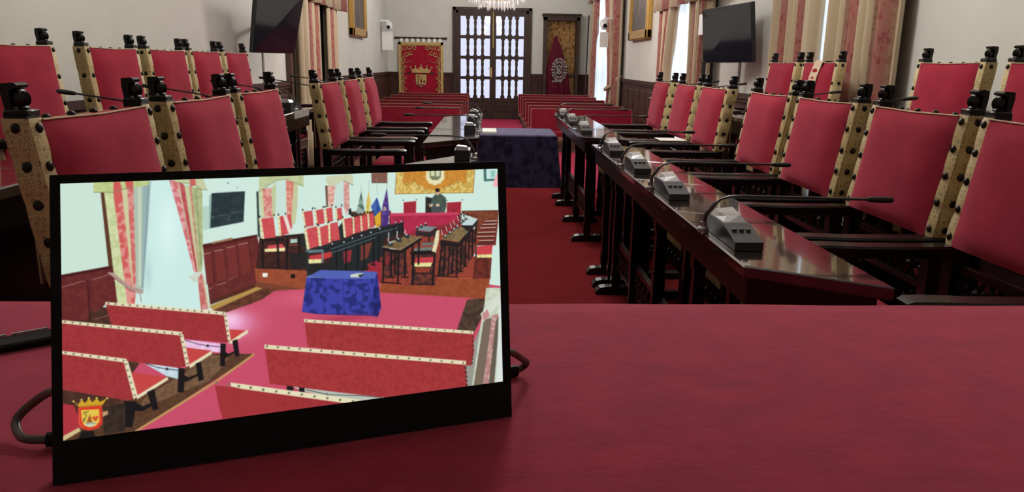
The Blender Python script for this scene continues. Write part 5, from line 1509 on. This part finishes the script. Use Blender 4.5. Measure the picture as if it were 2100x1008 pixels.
m.obj('white_emblem', M['emblem'], fl)

# ------------------------------------------------------------------ chandelier
def build_chandelier(name):
    c = thing(name, 'x', 'chandelier')
    MB().tube([(0, 0, .5), (0, 0, 1.9)], .012, 8).lathe([(.02, .0), (.06, .05), (.03, .12), (.07, .22), (.03, .34), (.05, .45), (.015, .6)], (0, 0, .08), 12).obj('stem', M['brass'], c, True)
    m = MB()
    for r, z in ((.36, .14), (.25, .06), (.16, .40)):
        m.tube([(r * math.cos(2 * PI * k / 28), r * math.sin(2 * PI * k / 28), z) for k in range(29)], .010, 6)
    for k in range(8):
        a = 2 * PI * k / 8; m.tube([(.03 * math.cos(a), .03 * math.sin(a), .2), (.2 * math.cos(a), .2 * math.sin(a), .1), (.36 * math.cos(a), .36 * math.sin(a), .2)], .008, 6)
    m.obj('arms', M['brass'], c, True)
    m = MB(); rd = random.Random(2)
    for r, z, n_, L in ((.37, .13, 44, .10), (.30, .10, 34, .11), (.24, .05, 30, .11), (.12, .02, 14, .10), (.17, .39, 22, .10)):
        for k in range(n_):
            a = 2 * PI * (k + rd.random() * .4) / n_; l = L * (.75 + .5 * rd.random()); x, y = r * math.cos(a), r * math.sin(a)
            m.loft([[(x + w * math.cos(q), y + w * math.sin(q), z - l * t_) for q in (0, 1.57, 3.14, 4.71)] for t_, w in ((0, .003), (.15, .011), (.75, .009), (1, .002))])
    o = m.obj('crystal_drops', M['crystal'], c); o['kind'] = 'stuff'
    for k in range(8):
        a = 2 * PI * k / 8; MB().ball((.36 * math.cos(a), .36 * math.sin(a), .255), .026, 8, 6, (1, 1, 1.6)).obj('bulb', M['bulb'], c, 'all')
    return c
ch = build_chandelier('crystal_chandelier')
CH = [(.09, 10.6, 1.96), (.09, 4.3, 2.35)]
put(ch, 0, *CH[0], 0, 'crystal chandelier hanging before the glazed door', 'crystal chandeliers', True)
put(ch, 1, *CH[1], 0, 'unseen crystal chandelier added over the council desks', 'crystal chandeliers', False)  # out of view, added as a source for the room light

# ------------------------------------------------------------------ lights
def lamp(name, loc, power, size, col=(1, .93, .84)):
    l = bpy.data.lights.new(name, 'POINT'); l.energy = power; l.shadow_soft_size = size; l.color = col
    o = bpy.data.objects.new(name, l); COL.objects.link(o); o.location = loc
lamp('chandelier_and_fill_light', (.09, 10.6, 2.75), 225, .25, (1, .975, .94))
lamp('chandelier_and_fill_light', (.30, 4.3, 3.1), 150, .25, (1, .975, .94))  # lamp of the added, unseen chandelier over the desks
lamp('chandelier_and_fill_light', (.09, 16.0, 2.9), 115, .25, (1, .975, .94))  # added fill for the far end of the hall, no chandelier hangs here


# ------------------------------------------------------------------ camera
F = 1584.14; pit, rol, yaw = R(13.3506), R(.9379), R(1.8533)
fwd0 = Vector((math.sin(yaw), math.cos(yaw), 0)); rt = Vector((math.cos(yaw), -math.sin(yaw), 0)); up0 = Vector((0, 0, 1))
fw = fwd0 * math.cos(pit) - up0 * math.sin(pit); dn = -(up0 * math.cos(pit) + fwd0 * math.sin(pit))
rc = rt * math.cos(rol) - dn * math.sin(rol)
dc = rt * math.sin(rol) + dn * math.cos(rol)
cd = bpy.data.cameras.new('camera'); cam = bpy.data.objects.new('camera', cd); COL.objects.link(cam)
mw = Matrix.Identity(4)
for i in range(3): mw[i][0] = rc[i]; mw[i][1] = -dc[i]; mw[i][2] = -fw[i]
mw.translation = (0, 0, 1.21); cam.matrix_world = mw
cd.sensor_fit = 'HORIZONTAL'; cd.sensor_width = 36; cd.lens = F / 2100 * 36; cd.clip_start = .02; cd.clip_end = 100
S.camera = cam
w = bpy.data.worlds.new('world'); S.world = w; w.use_nodes = True
w.node_tree.nodes['Background'].inputs['Color'].default_value = (.75, .83, 1, 1); w.node_tree.nodes['Background'].inputs['Strength'].default_value = .6
S.view_settings.view_transform = 'Standard'; S.view_settings.look = 'None'; S.view_settings.gamma = 1; S.view_settings.exposure = 0; S.view_settings.use_curve_mapping = False
S.cycles.use_denoising = True; S.cycles.max_bounces = 8; S.cycles.diffuse_bounces = 4; S.cycles.glossy_bounces = 4; S.cycles.transparent_max_bounces = 12; S.cycles.sample_clamp_indirect = 6
